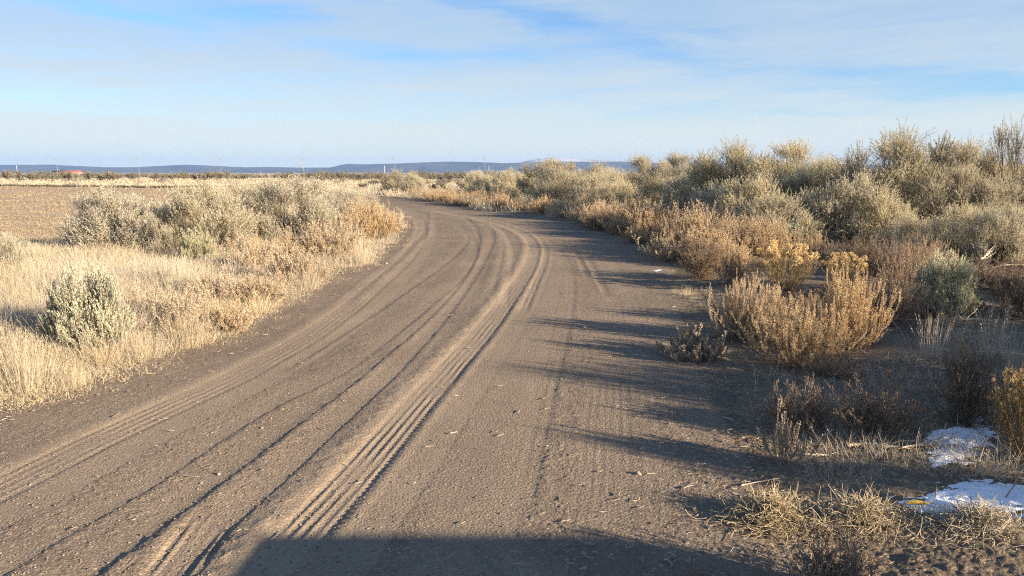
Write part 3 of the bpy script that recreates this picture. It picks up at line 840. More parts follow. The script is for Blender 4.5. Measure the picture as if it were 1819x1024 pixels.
def antler(seed, H, Wd, nst=22, th=.016, mat='pale_wood'):
    """spiny pale shrub of thick upright fuzzy branch ends"""
    g = np.random.default_rng(seed); st = Geo(); fo = Geo()
    d = rand_dirs(nst, g, .2, .95); d[:, :2] *= (Wd / (2 * H)) / .6
    base = np.stack([g.normal(size=nst) * Wd * .12, g.normal(size=nst) * Wd * .12, np.zeros(nst)], 1)
    L = H * (.5 + .55 * g.random(nst)) / np.maximum(.75, np.linalg.norm(d, axis=1))
    P = bend(base, d, L, 8, .9, .13, g); tubes(st, P, .006 * np.linspace(1, .6, 8)[None] * np.ones((nst, 1)), k=4)
    S, tt = along(P, .4 + .5 * g.random((nst, 4)))
    T2 = bend(S.reshape(-1, 3), unit(tt + g.normal(size=tt.shape) * .8).reshape(-1, 3), H * (.10 + .14 * g.random(nst * 4)), 5, 1.8, .10, g)
    tubes(st, T2, .004 * np.ones((len(T2), 5)))
    for PP, k in ((P[:, 4:], 110), (T2, 50)):
        B, t2 = along(PP, .1 + .9 * g.random((len(PP), k))); o = unit(np.cross(t2, g.normal(size=t2.shape)))
        leaves(fo, (B + o * .003).reshape(-1, 3), unit(o + t2 * .5).reshape(-1, 3), th * .75, th * .5, g)
    return [('stems', st.mesh('antler_stems'), 'dead_wood'), ('seed_spikes', fo.mesh('antler_spikes'), mat)], H, Wd

def blades(g, N, H, Wd, bw, n=4, spread=.5, seed_heads=0.0):
    G_ = Geo()
    b = np.stack([g.normal(size=N) * Wd * .22, g.normal(size=N) * Wd * .22, np.zeros(N)], 1)
    d = np.stack([b[:, 0] / Wd * 2 * spread + g.normal(size=N) * .25 * spread, b[:, 1] / Wd * 2 * spread + g.normal(size=N) * .25 * spread, np.ones(N)], 1)
    P = bend(b, d, H * (.45 + .6 * g.random(N)), n, -.35 * spread, .10, g)
    P[..., 2] = np.maximum(P[..., 2], 0)
    ribbons(G_, P, bw * np.linspace(1, .35, n)[None] * (.6 + .8 * g.random((N, 1))), g)
    if seed_heads > 0:
        k = int(N * seed_heads); c = P[:k]
        B, t = along(c[:, -2:], g.random((k, 8)))
        leaves(G_, B.reshape(-1, 3), unit(t + g.normal(size=t.shape) * .35).reshape(-1, 3), bw * 5, bw * 1.6, g)
    return G_

def clump(seed, H, Wd, N=160, bw=.0042, spread=.7, mat='straw', seeds=.25):
    g = np.random.default_rng(seed)
    return [('', blades(g, N, H, Wd, bw, 5, spread, seeds).mesh('grass_blades'), mat)], H, Wd

# ------------------------------------------------------------------ placing plants
_first = {}
def put(name, proto, x, y, h, wd, label, cat, group=None, rz=None, z=None, tilt=0):
    parts, H0, W0 = proto
    z = gz(x, y) - .015 if z is None else z
    rz = random.Random(int(x * 977 + y * 131)).random() * 6.28 if rz is None else rz
    sc = (wd / W0, wd / W0, h / H0)
    if len(parts) == 1:
        o = mobj(name, parts[0][1], parts[0][2], None, (x, y, z)); o.rotation_euler = (0, tilt, rz); o.scale = sc
    else:
        o = empty(name, (x, y, z), rz, sc); o.rotation_euler = (0, tilt, rz)
        for pn, me_, mt in parts: mobj(pn, me_, mt, o)
    return tag(o, label, cat, group)

def put_px(name, proto, px, base, top, wpx, label, cat, group=None, rz=None):
    x, y = ground_pt(px, base)
    h = height_at(y, top) - 0; wd = wpx * y / F
    return put(name, proto, x, y, max(.05, h * 1.04), wd, label, cat, group, rz)

S_BIG = [sagedome(100 + i, 1.9, 2.1, 60, 66, 30, .025, .0066, plume=[30, 30, 160, 60][i], lump=.27, pw=4.2) for i in range(4)]
S_MID = [sagedome(200 + i, 1.2, 1.5, 38, 48, 25, .025, .0068, plume=20, lump=.32) for i in range(4)]
S_SPIRE = [sagedome(300 + i, 1.2, 1.5, 42, 50, 25, .023, .0058, 'sage_leaf_wispy', spire=.35, plume=60, lump=.30) for i in range(3)]
S_GREEN = [sagefan(400 + i, .72, .75, 30, 11, 8, 19, .019, .0050, 'sage_leaf_green', spire=.55, zmin=.12, al=.32, bare=.15) for i in range(2)]
S_SILV = sagedome(250, 1.2, 1.5, 44, 50, 25, .024, .0060, 'sage_leaf_wispy', spire=.25, plume=30, lump=.29)
S_PALE = sage(420, .55, .4, 7, 16, 14, .022, .010, 'sage_leaf_pale', spire=1.2)
S_OPEN = [sagedome(430 + i, 2.0, 1.8, 54, 50, 20, .026, .007, spire=.3, plume=60, lump=.27) for i in range(2)]
K_TAN = [spiky(500 + i, .6, .95, 78, 7, 26, th=.010, bit=.013) for i in range(4)]
K_PALE = [spiky(560 + i, .6, .95, 84, 7, 24, 'tan_pale', .009, .8, .013) for i in range(3)]
K_NEAR = [spiky(520 + i, .8, 1.0, 66, 7, 56, th=.017, bit=.014, curl=1.3) for i in range(3)]
K_RUST = [spiky(540 + i, .7, .9, 60, 7, 22, 'rust_spike', .010, .7, .011) for i in range(2)]
RB = [rabbit(600 + i, .6, .7, 110, 40, .046) for i in range(2)]
RB_EDGE = rabbit(610, .75, .8, 260, 170, .026, 70, head='brown_head', dens=14)
D_GREY = [deadshrub(700 + i, .45, .7) for i in range(3)]
D_DARK = deadshrub(710, .65, .75, 80, 'sage_wood', 9)
ANT = antler(720, .5, .5)
ANT_LOW = antler(721, .3, .6, 56, .012)
CL = [clump(800 + i, .42, .5) for i in range(4)]
CL_GREY = clump(810, .4, .5, 140, .004, .6, 'straw_grey')
CL_BIG = [clump(820 + i, .42, .8, 380, .0042, .8) for i in range(2)]
CL_GOLD = clump(830, .35, .6, 240, .0042, 1.0, 'straw_gold')

def fit(proto):
    """scale a plant so its real height and spread are the ones it was asked for"""
    parts, H, Wd = proto
    arr = []
    for pn, me_, mt in parts:
        a = np.empty(len(me_.vertices) * 3, np.float32); me_.vertices.foreach_get('co', a); arr.append(a.reshape(-1, 3))
    al = np.vstack(arr)
    kz = H / np.percentile(al[:, 2], 99.75 if len(parts) > 1 and parts[1][0] == 'foliage' else 99.7); kx = Wd / 2 / np.percentile(np.hypot(al[:, 0], al[:, 1]), 97.5)
    for (pn, me_, mt), a in zip(parts, arr):
        a = a * np.array([kx, kx, kz], np.float32); me_.vertices.foreach_set('co', a.ravel()); me_.update()
    return proto
for P_ in S_BIG + S_MID + S_SPIRE + S_GREEN + [S_PALE, S_SILV] + S_OPEN + K_TAN + K_PALE + K_NEAR + K_RUST + RB + [RB_EDGE] + D_GREY + [D_DARK, ANT, ANT_LOW] + CL + [CL_GREY] + CL_BIG + [CL_GOLD]: fit(P_)

# --- left verge
SB, SH, GC = 'sagebrush', 'shrub', 'grass clump'
put_px('sagebrush', S_GREEN[0], 165, 632, 487, 150, 'pale green sagebrush alone in dry grass near the left roadside', SB)
put_px('sagebrush', S_SILV, 212, 452, 343, 185, 'grey-green sagebrush nearest the tan field, its left side dark', SB)
put_px('sagebrush', S_SPIRE[0], 372, 450, 330, 190, 'wispy grey sagebrush with dark bare wood inside, right of the sagebrush by the field', SB)
put_px('sagebrush', S_SPIRE[1], 515, 432, 321, 190, 'tall pale wispy sagebrush with feathery tips midway along the left verge', SB)
put_px('sagebrush', S_SPIRE[2], 445, 420, 326, 130, 'wispy sagebrush crowded between two larger sagebrushes on left verge', SB)
put_px('sagebrush', S_GREEN[1], 562, 422, 385, 62, 'small green sagebrush low in front of the tall wispy sagebrush', SB)
put_px('sagebrush', S_GREEN[1], 350, 468, 412, 62, 'small green sagebrush between grey sagebrushes above pale grass', SB)
put_px('sagebrush', S_SPIRE[0], 608, 402, 338, 90, 'grey feathery sagebrush just before the bend on left verge', SB)
put_px('dry_shrub', K_PALE[0], 315, 600, 520, 150, 'fuzzy tan shrub behind straw grass right of the pale green sagebrush', SH)
put_px('dry_shrub', K_PALE[1], 465, 540, 478, 120, 'fuzzy tan shrub at left road edge beyond the pale green sagebrush', SH)
put_px('dry_shrub', K_PALE[2], 455, 480, 420, 120, 'tan shrub among straw grass midway along left verge', SH)
put_px('dry_shrub', K_PALE[0], 590, 462, 398, 120, 'broad tan shrub on left verge below the feathery sagebrush', SH)
put_px('dry_shrub', K_TAN[0], 668, 428, 362, 100, 'golden tan shrub at the inside of the road bend', SH)
put_px('dry_shrub', K_TAN[2], 640, 410, 355, 70, 'tan shrub just behind the golden one inside the bend', SH)
put_px('dry_shrub', K_RUST[0], 558, 504, 470, 50, 'little rust-brown shrub alone at left road edge', SH)
put_px('grass_clump', CL_BIG[0], 48, 698, 590, 150, 'big straw grass clump at the left frame edge beside the road', GC)
put_px('grass_clump', CL_BIG[1], 330, 616, 548, 120, 'straw grass clump at road edge right of the pale green sagebrush', GC)
put_px('grass_clump', CL_GOLD, 458, 556, 515, 110, 'golden straw clump spilling onto the road below a tan shrub', GC)
put_px('grass_clump', CL_GOLD, 182, 650, 600, 90, 'golden grass tuft at the foot of pale green sagebrush', GC)
put_px('grass_clump', CL_BIG[0], 25, 560, 470, 110, 'yellowish grass clump at left frame edge above a dark shadow', GC)

for px, bs, tp, wp, pr, lb in [(265, 585, 512, 110, 'K0', 'pinkish tan shrub touching the right side of pale green sagebrush'), (405, 590, 525, 110, 'K1', 'tan shrub on the verge edge left of the golden straw clump'),
                               (385, 545, 478, 130, 'K2', 'tan shrub in mid verge below the small green sagebrush'), (520, 505, 440, 120, 'K3', 'tan shrub uphill of the little rust-brown shrub'),
                               (285, 520, 455, 130, 'G', 'grey grass clump in mid verge above the pinkish tan shrub'), (80, 520, 448, 130, 'G', 'grey grass clump at left below the tan field'),
                               (10, 500, 425, 90, 'S', 'wispy sagebrush cut by the left frame edge below the field'), (300, 455, 372, 80, 'S', 'pale wispy sagebrush filling the gap right of the sagebrush by the field'),
                               (565, 425, 350, 80, 'S', 'pale wispy sagebrush behind small green one near the bend'), (640, 385, 342, 70, 'S', 'last wispy sagebrush where the road disappears left'),
                               (690, 412, 372, 70, 'K1', 'bright straw-tan shrub at the tip of the left verge bend'), (610, 440, 385, 90, 'K0', 'tan shrub under feathery sagebrush before the bend'),
                               (535, 462, 405, 110, 'K2', 'tan shrub below tall pale wispy sagebrush'), (420, 500, 440, 120, 'G', 'grey grass clump under the wispy sagebrush with dark wood'),
                               (130, 690, 640, 80, 'C', 'low straw clump at road edge right of the big straw clump'), (250, 640, 590, 100, 'C', 'low straw clump at road edge below the pinkish tan shrub'),
                               (545, 515, 470, 90, 'C', 'low straw clump around the little rust-brown shrub'), (640, 470, 425, 90, 'C', 'straw clump at road edge below the broad tan shrub')]:
    P_ = {'K0': K_PALE[0], 'K1': K_PALE[1], 'K2': K_PALE[2], 'K3': K_PALE[0], 'G': CL_GREY, 'S': S_SPIRE[(px // 7) % 3], 'C': CL_BIG[px % 2]}[pr]
    nm, ct = {'K': ('dry_shrub', SH), 'G': ('grass_clump', GC), 'C': ('grass_clump', GC), 'S': ('sagebrush', SB)}[pr[0]]
    put_px(nm, P_, px, bs, tp, wp, lb, ct)

# --- right side, near
put_px('dry_shrub', K_NEAR[0], 1310, 606, 496, 130, 'tan spiky shrub at left front of the roadside clump on the right', SH)
put_px('dry_shrub', K_NEAR[1], 1412, 658, 536, 200, 'nearest tan shrub of curling fuzzy spikes, at right road edge', SH)
put_px('dry_shrub', K_NEAR[2], 1505, 625, 478, 150, 'tallest tan spiky shrub right behind the nearest curling one', SH)
put_px('dry_shrub', K_RUST[0], 1572, 580, 478, 150, 'rust-brown bushy shrub left of the light green sagebrush', SH)
put_px('dry_shrub', K_RUST[1], 1620, 545, 432, 140, 'reddish tan feathery shrub behind the light green sagebrush', SH)
put_px('sagebrush', S_GREEN[0], 1676, 566, 456, 118, 'light green upright sagebrush beside rust-brown shrub on the right', SB)
put_px('sagebrush', S_PALE, 1405, 452, 397, 42, 'small whitish sagebrush standing above the golden flower heads', SB)
put_px('rabbitbrush', RB[0], 1395, 522, 436, 125, 'rabbitbrush with round golden dried flower heads beside the tan mass', 'rabbitbrush')
put_px('rabbitbrush', RB[1], 1497, 520, 455, 90, 'rabbitbrush with golden heads just right of the larger golden one', 'rabbitbrush')
put_px('dry_shrub', D_DARK, 1252, 498, 430, 120, 'dark brown shaded shrub at right road edge below tan mass', SH)
put_px('dry_shrub', D_GREY[0], 1305, 512, 452, 90, 'grey leafy shaded shrub left of the golden rabbitbrush', SH)
put_px('dry_shrub', ANT_LOW, 1235, 640, 583, 135, 'low pale curly shrub sprawling onto the road at right', SH)
put_px('grass_clump', CL_GOLD, 1220, 526, 506, 44, 'tiny straw tuft alone on the right edge of the road', GC)
put_px('dry_shrub', ANT, 1392, 826, 714, 110, 'small shrub of thick pale upright spikes in the right foreground', SH)
put_px('dry_shrub', D_GREY[1], 1415, 766, 676, 150, 'grey twiggy shaded shrub right behind the pale spiked one', SH)
put_px('dry_shrub', D_GREY[2], 1555, 782, 690, 190, 'low grey twiggy shrub in shade between spiked shrub and dark bush', SH)
put_px('dry_shrub', D_DARK, 1715, 770, 622, 170, 'dark dense twiggy bush above the upper snow patch', SH)
put_px('rabbitbrush', RB_EDGE, 1822, 840, 676, 140, 'golden brown rabbitbrush cut by the right frame edge', 'rabbitbrush')
put_px('grass_clump', CL_GREY, 1655, 640, 560, 110, 'grey dry grass clump below the light green sagebrush', GC)
put_px('grass_clump', CL_GREY, 1760, 640, 545, 150, 'broad grey grass clump around the weathered log', GC)
put_px('grass_clump', CL_GREY, 1800, 690, 590, 120, 'grey grass clump behind the rabbitbrush at the frame edge', GC)
put_px('dry_shrub', D_GREY[0], 1480, 1060, 930, 260, 'thin grey twiggy shrub at the bottom frame edge', SH)
put_px('dry_shrub', D_GREY[1], 1250, 1060, 1000, 100, 'sparse grey twigs at bottom edge left of the straw patch', SH)
put_px('dry_shrub', D_GREY[2], 1480, 680, 640, 110, 'small dark twiggy plant at foot of nearest tan spiky shrub', SH)
# tan mass and tall thicket on the right
put_px('dry_shrub', K_TAN[0], 1132, 432, 399, 70, 'bright tan tuft-like shrub jutting onto the road at right', SH)
put_px('dry_shrub', K_TAN[1], 1165, 424, 360, 110, 'tan shrub forming the left end of the broad tan mass', SH)
put_px('dry_shrub', K_TAN[2], 1235, 450, 366, 140, 'broad tan shrub in the middle of the tan mass', SH)
put_px('dry_shrub', K_TAN[3], 1320, 462, 388, 130, 'tan shrub at right end of the tan mass before golden heads', SH)
put_px('dry_shrub', K_TAN[1], 1268, 472, 408, 120, 'front tan shrub of the mass, above the dark shaded shrub', SH)
put_px('dry_shrub', K_RUST[1], 1395, 418, 358, 90, 'orange-tan shrub left of a shaded grey sagebrush', SH)
put_px('dry_shrub', K_TAN[3], 1085, 410, 376, 80, 'low tan shrub at road edge left of the tan mass', SH)
put_px('sagebrush', S_BIG[0], 1300, 396, 262, 185, 'large round sagebrush at left of the tallest thicket, dark below', SB)
put_px('sagebrush', S_BIG[1], 1412, 402, 260, 195, 'large domed sagebrush, second of the tall thicket, sky behind', SB)
put_px('sagebrush', S_BIG[2], 1590, 430, 244, 240, 'largest sagebrush, feathery brown top, above rust-brown shrubs', SB)
put_px('sagebrush', S_OPEN[0], 1790, 440, 228, 150, 'open twiggy sagebrush rising highest at right frame edge', SB)
put_px('sagebrush', S_BIG[3], 1705, 425, 262, 190, 'grey sagebrush between the largest one and the open twiggy one', SB)
put_px('sagebrush', S_MID[1], 1455, 440, 338, 130, 'half shaded sagebrush below the second tall dome', SB)
put_px('sagebrush', S_MID[2], 1560, 448, 345, 130, 'sagebrush with dark base in front of the largest one', SB)
put_px('sagebrush', S_SPIRE[1], 1770, 480, 370, 130, 'sagebrush with pale upright spikes at right, before the open one', SB)
put_px('sagebrush', S_MID[3], 1690, 470, 375, 130, 'dark shaded sagebrush above the light green one', SB)
put_px('sagebrush', S_BIG[1], 1195, 372, 277, 125, 'rounded sagebrush where the thicket first rises above the hills', SB)
put_px('sagebrush', S_BIG[3], 1140, 366, 281, 115, 'dark sided sagebrush where the blue hills disappear behind brush', SB)
put_px('sagebrush', S_MID[0], 1240, 378, 300, 90, 'sagebrush in the dip between the rounded one and large round one', SB)
put_px('sagebrush', S_MID[2], 1060, 360, 292, 90, 'pale sagebrush under the far right end of the pale mountain', SB)
put_px('sagebrush', S_BIG[2], 978, 356, 287, 125, 'sagebrush mound directly under the pale snowy mountain', SB)
put_px('sagebrush', S_MID[3], 1010, 366, 312, 90, 'silvery sagebrush in front of mound under the snowy mountain', SB)

def poly_fill(poly_px, N, rmin, seed):
    P = np.array([ground_pt(*p) for p in poly_px]); lo, hi = P.min(0), P.max(0); g = np.random.default_rng(seed); out = []
    for _ in range(N * 60):
        if len(out) >= N: break
        x, y = lo + (hi - lo) * g.random(2)
        if inside(np.array([x]), np.array([y]), P)[0] and all((x - a) ** 2 + (y - b) ** 2 > rmin ** 2 for a, b in out): out.append((x, y))
    return out, g
o_, g = poly_fill([(1075, 398), (1200, 380), (1390, 385), (1470, 440), (1440, 480), (1300, 488), (1215, 470), (1130, 428)], 34, .55, 301)
for x, y in o_:
    put('dry_shrub', (K_TAN + K_RUST + K_PALE[:1])[g.integers(0, 7)], x, y, .42 + .25 * g.random(), .8 + .45 * g.random(), 'tan shrub packed among others in the broad tan mass at the right roadside', SH, 'shrubs of the broad tan mass')
o_, g = poly_fill([(1270, 600), (1360, 650), (1440, 640), (1560, 610), (1580, 560), (1480, 545), (1330, 560)], 9, .38, 302)
for x, y in o_:
    put('dry_shrub', (K_NEAR + K_RUST)[g.integers(0, 4)], x, y, .30 + .22 * g.random(), .7 + .35 * g.random(), 'tan spiky shrub packed inside the near roadside clump on the right', SH, 'shrubs of the near spiky clump')
o_, g = poly_fill([(1230, 392), (1819, 400), (1900, 470), (1640, 470), (1500, 448), (1390, 420)], 34, .95, 303)
for x, y in o_:
    far_ = y > 15.5; h = (1.45 + .5 * g.random()) if far_ else (.8 + .45 * g.random()); put('sagebrush', S_BIG[g.integers(0, 4)] if far_ else S_MID[g.integers(0, 4)], x, y, h, h * 1.25, 'grey-green sagebrush crowded at the feet of the tall right-hand domes', SB, 'sagebrush under the tall domes')
o_, g = poly_fill([(1450, 470), (1819, 480), (1900, 560), (1740, 600), (1640, 540), (1540, 500)], 12, .6, 304)
for x, y in o_:
    put('dry_shrub', (D_GREY + [D_DARK] + K_RUST[:1])[g.integers(0, 5)], x, y, .4 + .3 * g.random(), .7 + .4 * g.random(), 'brown twiggy shrub in the shaded ground before the tall thicket', SH, 'brown shrubs before the thicket')

# --- out of frame to the right: brush whose long shadows lie across the road and the right verge
for i, (x, y, h, wd) in enumerate([(5.0, 3.38, 1.45, 1.3), (4.31, 2.2, 1.2, .62), (4.3, 2.72, .5, .8), (3.5, 1.45, .5, .6), (6.3, 3.4, 1.5, 1.8), (7.5, 5.0, 1.6, 2.0), (8.6, 2.6, 1.6, 1.8),
                                   (7.0, 6.6, 1.3, 1.6), (8.8, 7.4, 1.6, 1.9), (6.1, 5.1, 1.0, 1.3), (5.7, 4.5, 1.15, 1.5), (6.7, 5.9, 1.3, 1.7), (3.65, 2.9, .55, .9), (4.1, 3.6, .65, 1.1)]):
    put('sagebrush', S_MID[i % 4], x, y, h, wd, 'grey sagebrush standing beside the road, outside the right frame edge', SB, 'sagebrush right of the frame')

# ------------------------------------------------------------------ fill: thicket, roadside strip, far plain
def poisson(N, xr, yr, rmin, ok, seed, logy=False):
    g = np.random.default_rng(seed); out = []
    for _ in range(N * 30):
        if len(out) >= N: break
        u = g.random()
        y = yr[0] * (yr[1] / yr[0]) ** u if logy else yr[0] + (yr[1] - yr[0]) * u
        a, b = xr(y); x = a + (b - a) * g.random()
        if not ok(x, y): continue
        r = rmin(y)
        if all((x - p) ** 2 + (y - q) ** 2 > r * r for p, q in out): out.append((x, y))
    return out, g

def sd1(x, y): return float(road_sd([x], [y])[0])

def right_of_road(x, y, lo, hi):
    s = sd1(x, y)
    if s > 0: return False
    i = np.argmin(np.abs(re_[:, 1] - y) + np.abs(re_[:, 0] - x))
    return lo < -s < hi and x > re_[i, 0] - .5

pts, g = poisson(125, lambda y: (1.0, 7) if y < 18 else (-9, 8), (13.5, 48), lambda y: .5 + .010 * y, lambda x, y: right_of_road(x, y, .2, 2.2), 31, True)
for x, y in pts:
    put('dry_shrub', (K_TAN + K_RUST[:1] + K_TAN + K_PALE)[g.integers(0, 12)] if g.random() < .85 else CL_BIG[0], x, y, .45 + .38 * g.random(), .9 + .6 * g.random(),
        'fuzzy tan dry shrub in the low strip along the outer right edge of the bend', SH, 'tan shrubs along the right road edge')
pts, g = poisson(112, lambda y: (1.5 - .18 * y, y * .72), (15, 75), lambda y: 1.0 + .018 * y, lambda x, y: right_of_road(x, y, 1.9, 60), 32, True)
for x, y in pts:
    d = -sd1(x, y); h = min(.85 + .22 * d, 1.75 if x / y < .16 else 1.4) * (.72 + .42 * g.random())
    pr = (S_MID + [S_SILV] + S_MID)[g.integers(0, 9)]
    put('sagebrush', pr, x, y, h, h * (1.15 + .4 * g.random()), 'grey-green sagebrush filling the thicket on the plain beyond the bend at right', SB, 'sagebrush of the right thicket')
# open ground shrubs, near right, low and shaded
pts, g = poisson(26, lambda y: (1.5, y * .72), (7.5, 16), lambda y: .8, lambda x, y: right_of_road(x, y, .9, 12) and x / y > .43, 33)
for x, y in pts:
    put('dry_shrub', D_GREY[g.integers(0, 3)] if g.random() < .6 else CL_GREY, x, y, .25 + .2 * g.random(), .5 + .4 * g.random(),
        'low grey dead plant on the ground among the taller right-hand shrubs', SH, 'low dead plants on the right')

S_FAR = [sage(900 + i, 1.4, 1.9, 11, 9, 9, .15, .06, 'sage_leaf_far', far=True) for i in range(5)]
def one_mesh(proto, name):
    (n0, a, m0), (n1, b, m1) = proto[0]
    va = np.empty(len(a.vertices) * 3, np.float32); a.vertices.foreach_get('co', va); qa = np.empty(len(a.loops), np.int32); a.loops.foreach_get('vertex_index', qa)
    vb = np.empty(len(b.vertices) * 3, np.float32); b.vertices.foreach_get('co', vb); qb = np.empty(len(b.loops), np.int32); b.loops.foreach_get('vertex_index', qb)
    ta = np.empty(len(a.vertices), np.float32); a.attributes['tint'].data.foreach_get('value', ta)
    tb = np.empty(len(b.vertices), np.float32); b.attributes['tint'].data.foreach_get('value', tb)
    me_ = quads_mesh(name, np.vstack([va.reshape(-1, 3), vb.reshape(-1, 3)]), np.vstack([qa.reshape(-1, 4), qb.reshape(-1, 4) + len(ta)]), {'tint': np.concatenate([ta, tb])})
    me_.materials.append(MATS[m0]); me_.materials.append(MATS[m1])
    mi = np.zeros(len(me_.polygons), np.int32); mi[len(qa) // 4:] = 1; me_.polygons.foreach_set('material_index', mi)
    return [('', me_, m0)], proto[1], proto[2]
FARM = [one_mesh(p, 'far_sage') for p in S_FAR]
# dark band beyond the field
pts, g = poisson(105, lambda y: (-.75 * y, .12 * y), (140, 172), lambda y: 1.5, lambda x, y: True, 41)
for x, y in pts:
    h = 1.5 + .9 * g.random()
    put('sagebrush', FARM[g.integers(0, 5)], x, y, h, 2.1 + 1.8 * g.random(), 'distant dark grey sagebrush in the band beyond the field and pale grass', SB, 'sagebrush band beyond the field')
# between the bend and the dark band
pts, g = poisson(45, lambda y: (-.20 * y, .16 * y), (58, 135), lambda y: 1.9, lambda x, y: True, 42)
for x, y in pts:
    h = .45 + .5 * g.random()
    put('sagebrush', FARM[g.integers(0, 5)], x, y, h, 1.0 + 1.2 * g.random(), 'low sagebrush in the pale grass between the bend and the distant band', SB, 'sagebrush between bend and band')
# the brush behind that band, which nobody could count
g = np.random.default_rng(43); VV, QQ, AA = [], [], []; nn = 0
for k in range(420):
    me_ = FARM[g.integers(0, 5)][0][0][1]
    va = np.empty(len(me_.vertices) * 3, np.float32); me_.vertices.foreach_get('co', va); va = va.reshape(-1, 3)
    qa = np.empty(len(me_.loops), np.int32); me_.loops.foreach_get('vertex_index', qa); ta = np.empty(len(va), np.float32); me_.attributes['tint'].data.foreach_get('value', ta)
    y = 175 + 190 * g.random() ** 1.3; x = y * (-.76 + 1.25 * g.random()); h = .7 + .5 * g.random(); a = g.random() * 6.28
    R2 = np.array([[math.cos(a), -math.sin(a), 0], [math.sin(a), math.cos(a), 0], [0, 0, 1]])
    VV.append((va * np.array([1.2, 1.2, h])) @ R2.T + np.array([x, y, 0])); QQ.append(qa.reshape(-1, 4) + nn); AA.append(ta); nn += len(va)
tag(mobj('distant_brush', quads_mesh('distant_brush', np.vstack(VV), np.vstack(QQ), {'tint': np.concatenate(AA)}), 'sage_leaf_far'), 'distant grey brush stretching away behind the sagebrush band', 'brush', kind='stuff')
# dark plants standing in for the low shadow line at the field's far edge
for i in range(70):
    g = np.random.default_rng(5000 + i); px = -40 + i * 6.2 + 4 * g.random()
    x, y = ground_pt(px, 331.0 + .010 * max(0, px) + .4 * g.random())
    put('shadow_line_plant', FARM[i % 5], x, y, .16 + .22 * g.random(), .9 + .9 * g.random(), 'low dark plant added for the shadow line along the far edge of the tan field', 'shadow_line_plant', 'plants added as the shadow line of the field edge')

# ------------------------------------------------------------------ dry grass (uncountable)
def grass_field(name, pts_h, label, mat, bw, N, seed, spread=.6, lay=0):
    g = np.random.default_rng(seed)
    vs = [blades(np.random.default_rng(seed + 1 + k), N, 1.0, 1.0, 1.0, 4, spread, .2).arrays() for k in range(6)]
    VV, QQ, AA = [], [], []; n = 0
    pa = np.array(pts_h)
    zz = base_height(pa[:, 0], pa[:, 1])
    for i, (x, y, h, wd) in enumerate(pts_h):
        V, Q, A = vs[g.integers(0, 6)]
        b = bw * max(1, y / 9.0)
        # unit clump: ribbon width was baked as 1.0 -> rebuild around its spine
        P = V.reshape(-1, 3)
        an = g.random() * 6.28; c, s = math.cos(an), math.sin(an)
        VV.append((P, an, x, y, zz[i], h, wd, b)); QQ.append(Q + n); AA.append(np.clip(A * .7 + .3 * g.random(), 0, 1)); n += len(P)
    return VV, QQ, AA

def build_grass(name, spots, label, mat, bw, N, seed, spread=.6, cat='grass'):
    """blades of all clumps in one mesh; spots = x, y, height, width"""
    g = np.random.default_rng(seed); G_ = Geo()
    sp = np.array(spots); M = len(sp); n = 4
    zz = base_height(sp[:, 0], sp[:, 1]) - .01
    x = np.repeat(sp[:, 0], N); y = np.repeat(sp[:, 1], N); z = np.repeat(zz, N); h = np.repeat(sp[:, 2], N); wd = np.repeat(sp[:, 3], N)
    T = M * N
    ox = g.normal(size=T) * .25; oy = g.normal(size=T) * .25
    b = np.stack([x + ox * wd, y + oy * wd, z], 1)
    d = np.stack([ox * 2 * spread + g.normal(size=T) * .28 * spread, oy * 2 * spread + g.normal(size=T) * .28 * spread, np.ones(T)], 1)
    P = bend(b, d, h * (.4 + .65 * g.random(T)), n, -.35 * spread, .11, g)
    P[..., 2] = np.maximum(P[..., 2], z[:, None] + .004)
    wdt = (bw * np.maximum(1, y / 8.0) * (.6 + .8 * g.random(T)))[:, None] * np.array([1, .9, .7, .3])[None]
    tint = np.clip(np.repeat(g.random(M), N) * .6 + .4 * g.random(T), 0, 1)
    ribbons(G_, P, wdt, g, tint)
    k = g.random(T) < .22
    B, t = along(P[k][:, -2:], g.random((k.sum(), 5)))
    sz = np.repeat(bw * np.maximum(1, y[k] / 8.0), 5)
    leaves(G_, B.reshape(-1, 3), unit(t + g.normal(size=t.shape) * .4).reshape(-1, 3), sz * 4.5, sz * 1.6, g)
    return tag(mobj(name, G_.mesh(name), mat), label, cat, kind='stuff')

VERGE = np.array([ground_pt(*p) for p in [(-420, 880), (0, 722), (130, 690), (300, 632), (430, 588), (520, 536), (590, 500), (665, 460), (702, 430), (722, 403), (712, 386), (690, 370), (640, 356),
                                          (560, 352), (300, 352), (320, 356), (285, 372), (200, 405), (110, 446), (-60, 465), (-420, 500)]])
def scatter(N, seed, xr, yr, ok, hfun, wfun):
    g = np.random.default_rng(seed); out = []
    u = g.random(N); ys = 1 / (1 / yr[0] + u * (1 / yr[1] - 1 / yr[0])) if yr[0] > 0 else yr[0] + u * (yr[1] - yr[0])
    a = g.random(N); xs = xr[0] * ys + (xr[1] - xr[0]) * ys * a
    k = ok(xs, ys); xs = xs[k]; ys = ys[k]
    d = -road_sd(xs, ys)
    return [(x, y, hfun(x, y, dd, g), wfun(x, y, dd, g)) for x, y, dd in zip(xs, ys, d)]
inv = lambda x, y: inside(x, y, VERGE)
patch = lambda x, y: .5 + fbm(np.array([x]), np.array([y]), 3, 123)[0] * 1.6
hf = lambda x, y, d, g: min(.035 + .19 * d * (.4 + 1.2 * patch(x, y)), .28) * (.6 + .6 * patch(x, y)) * (.75 + .5 * g.random())
sp = scatter(9000, 51, (-.80, -.05), (4.6, 45), inv, hf, lambda x, y, d, g: (.22 + .2 * g.random()) * max(1, y / 14))
build_grass('dry_grass', sp, 'pale dry grass covering the left verge', 'straw', .0024, 46, 61, .75)
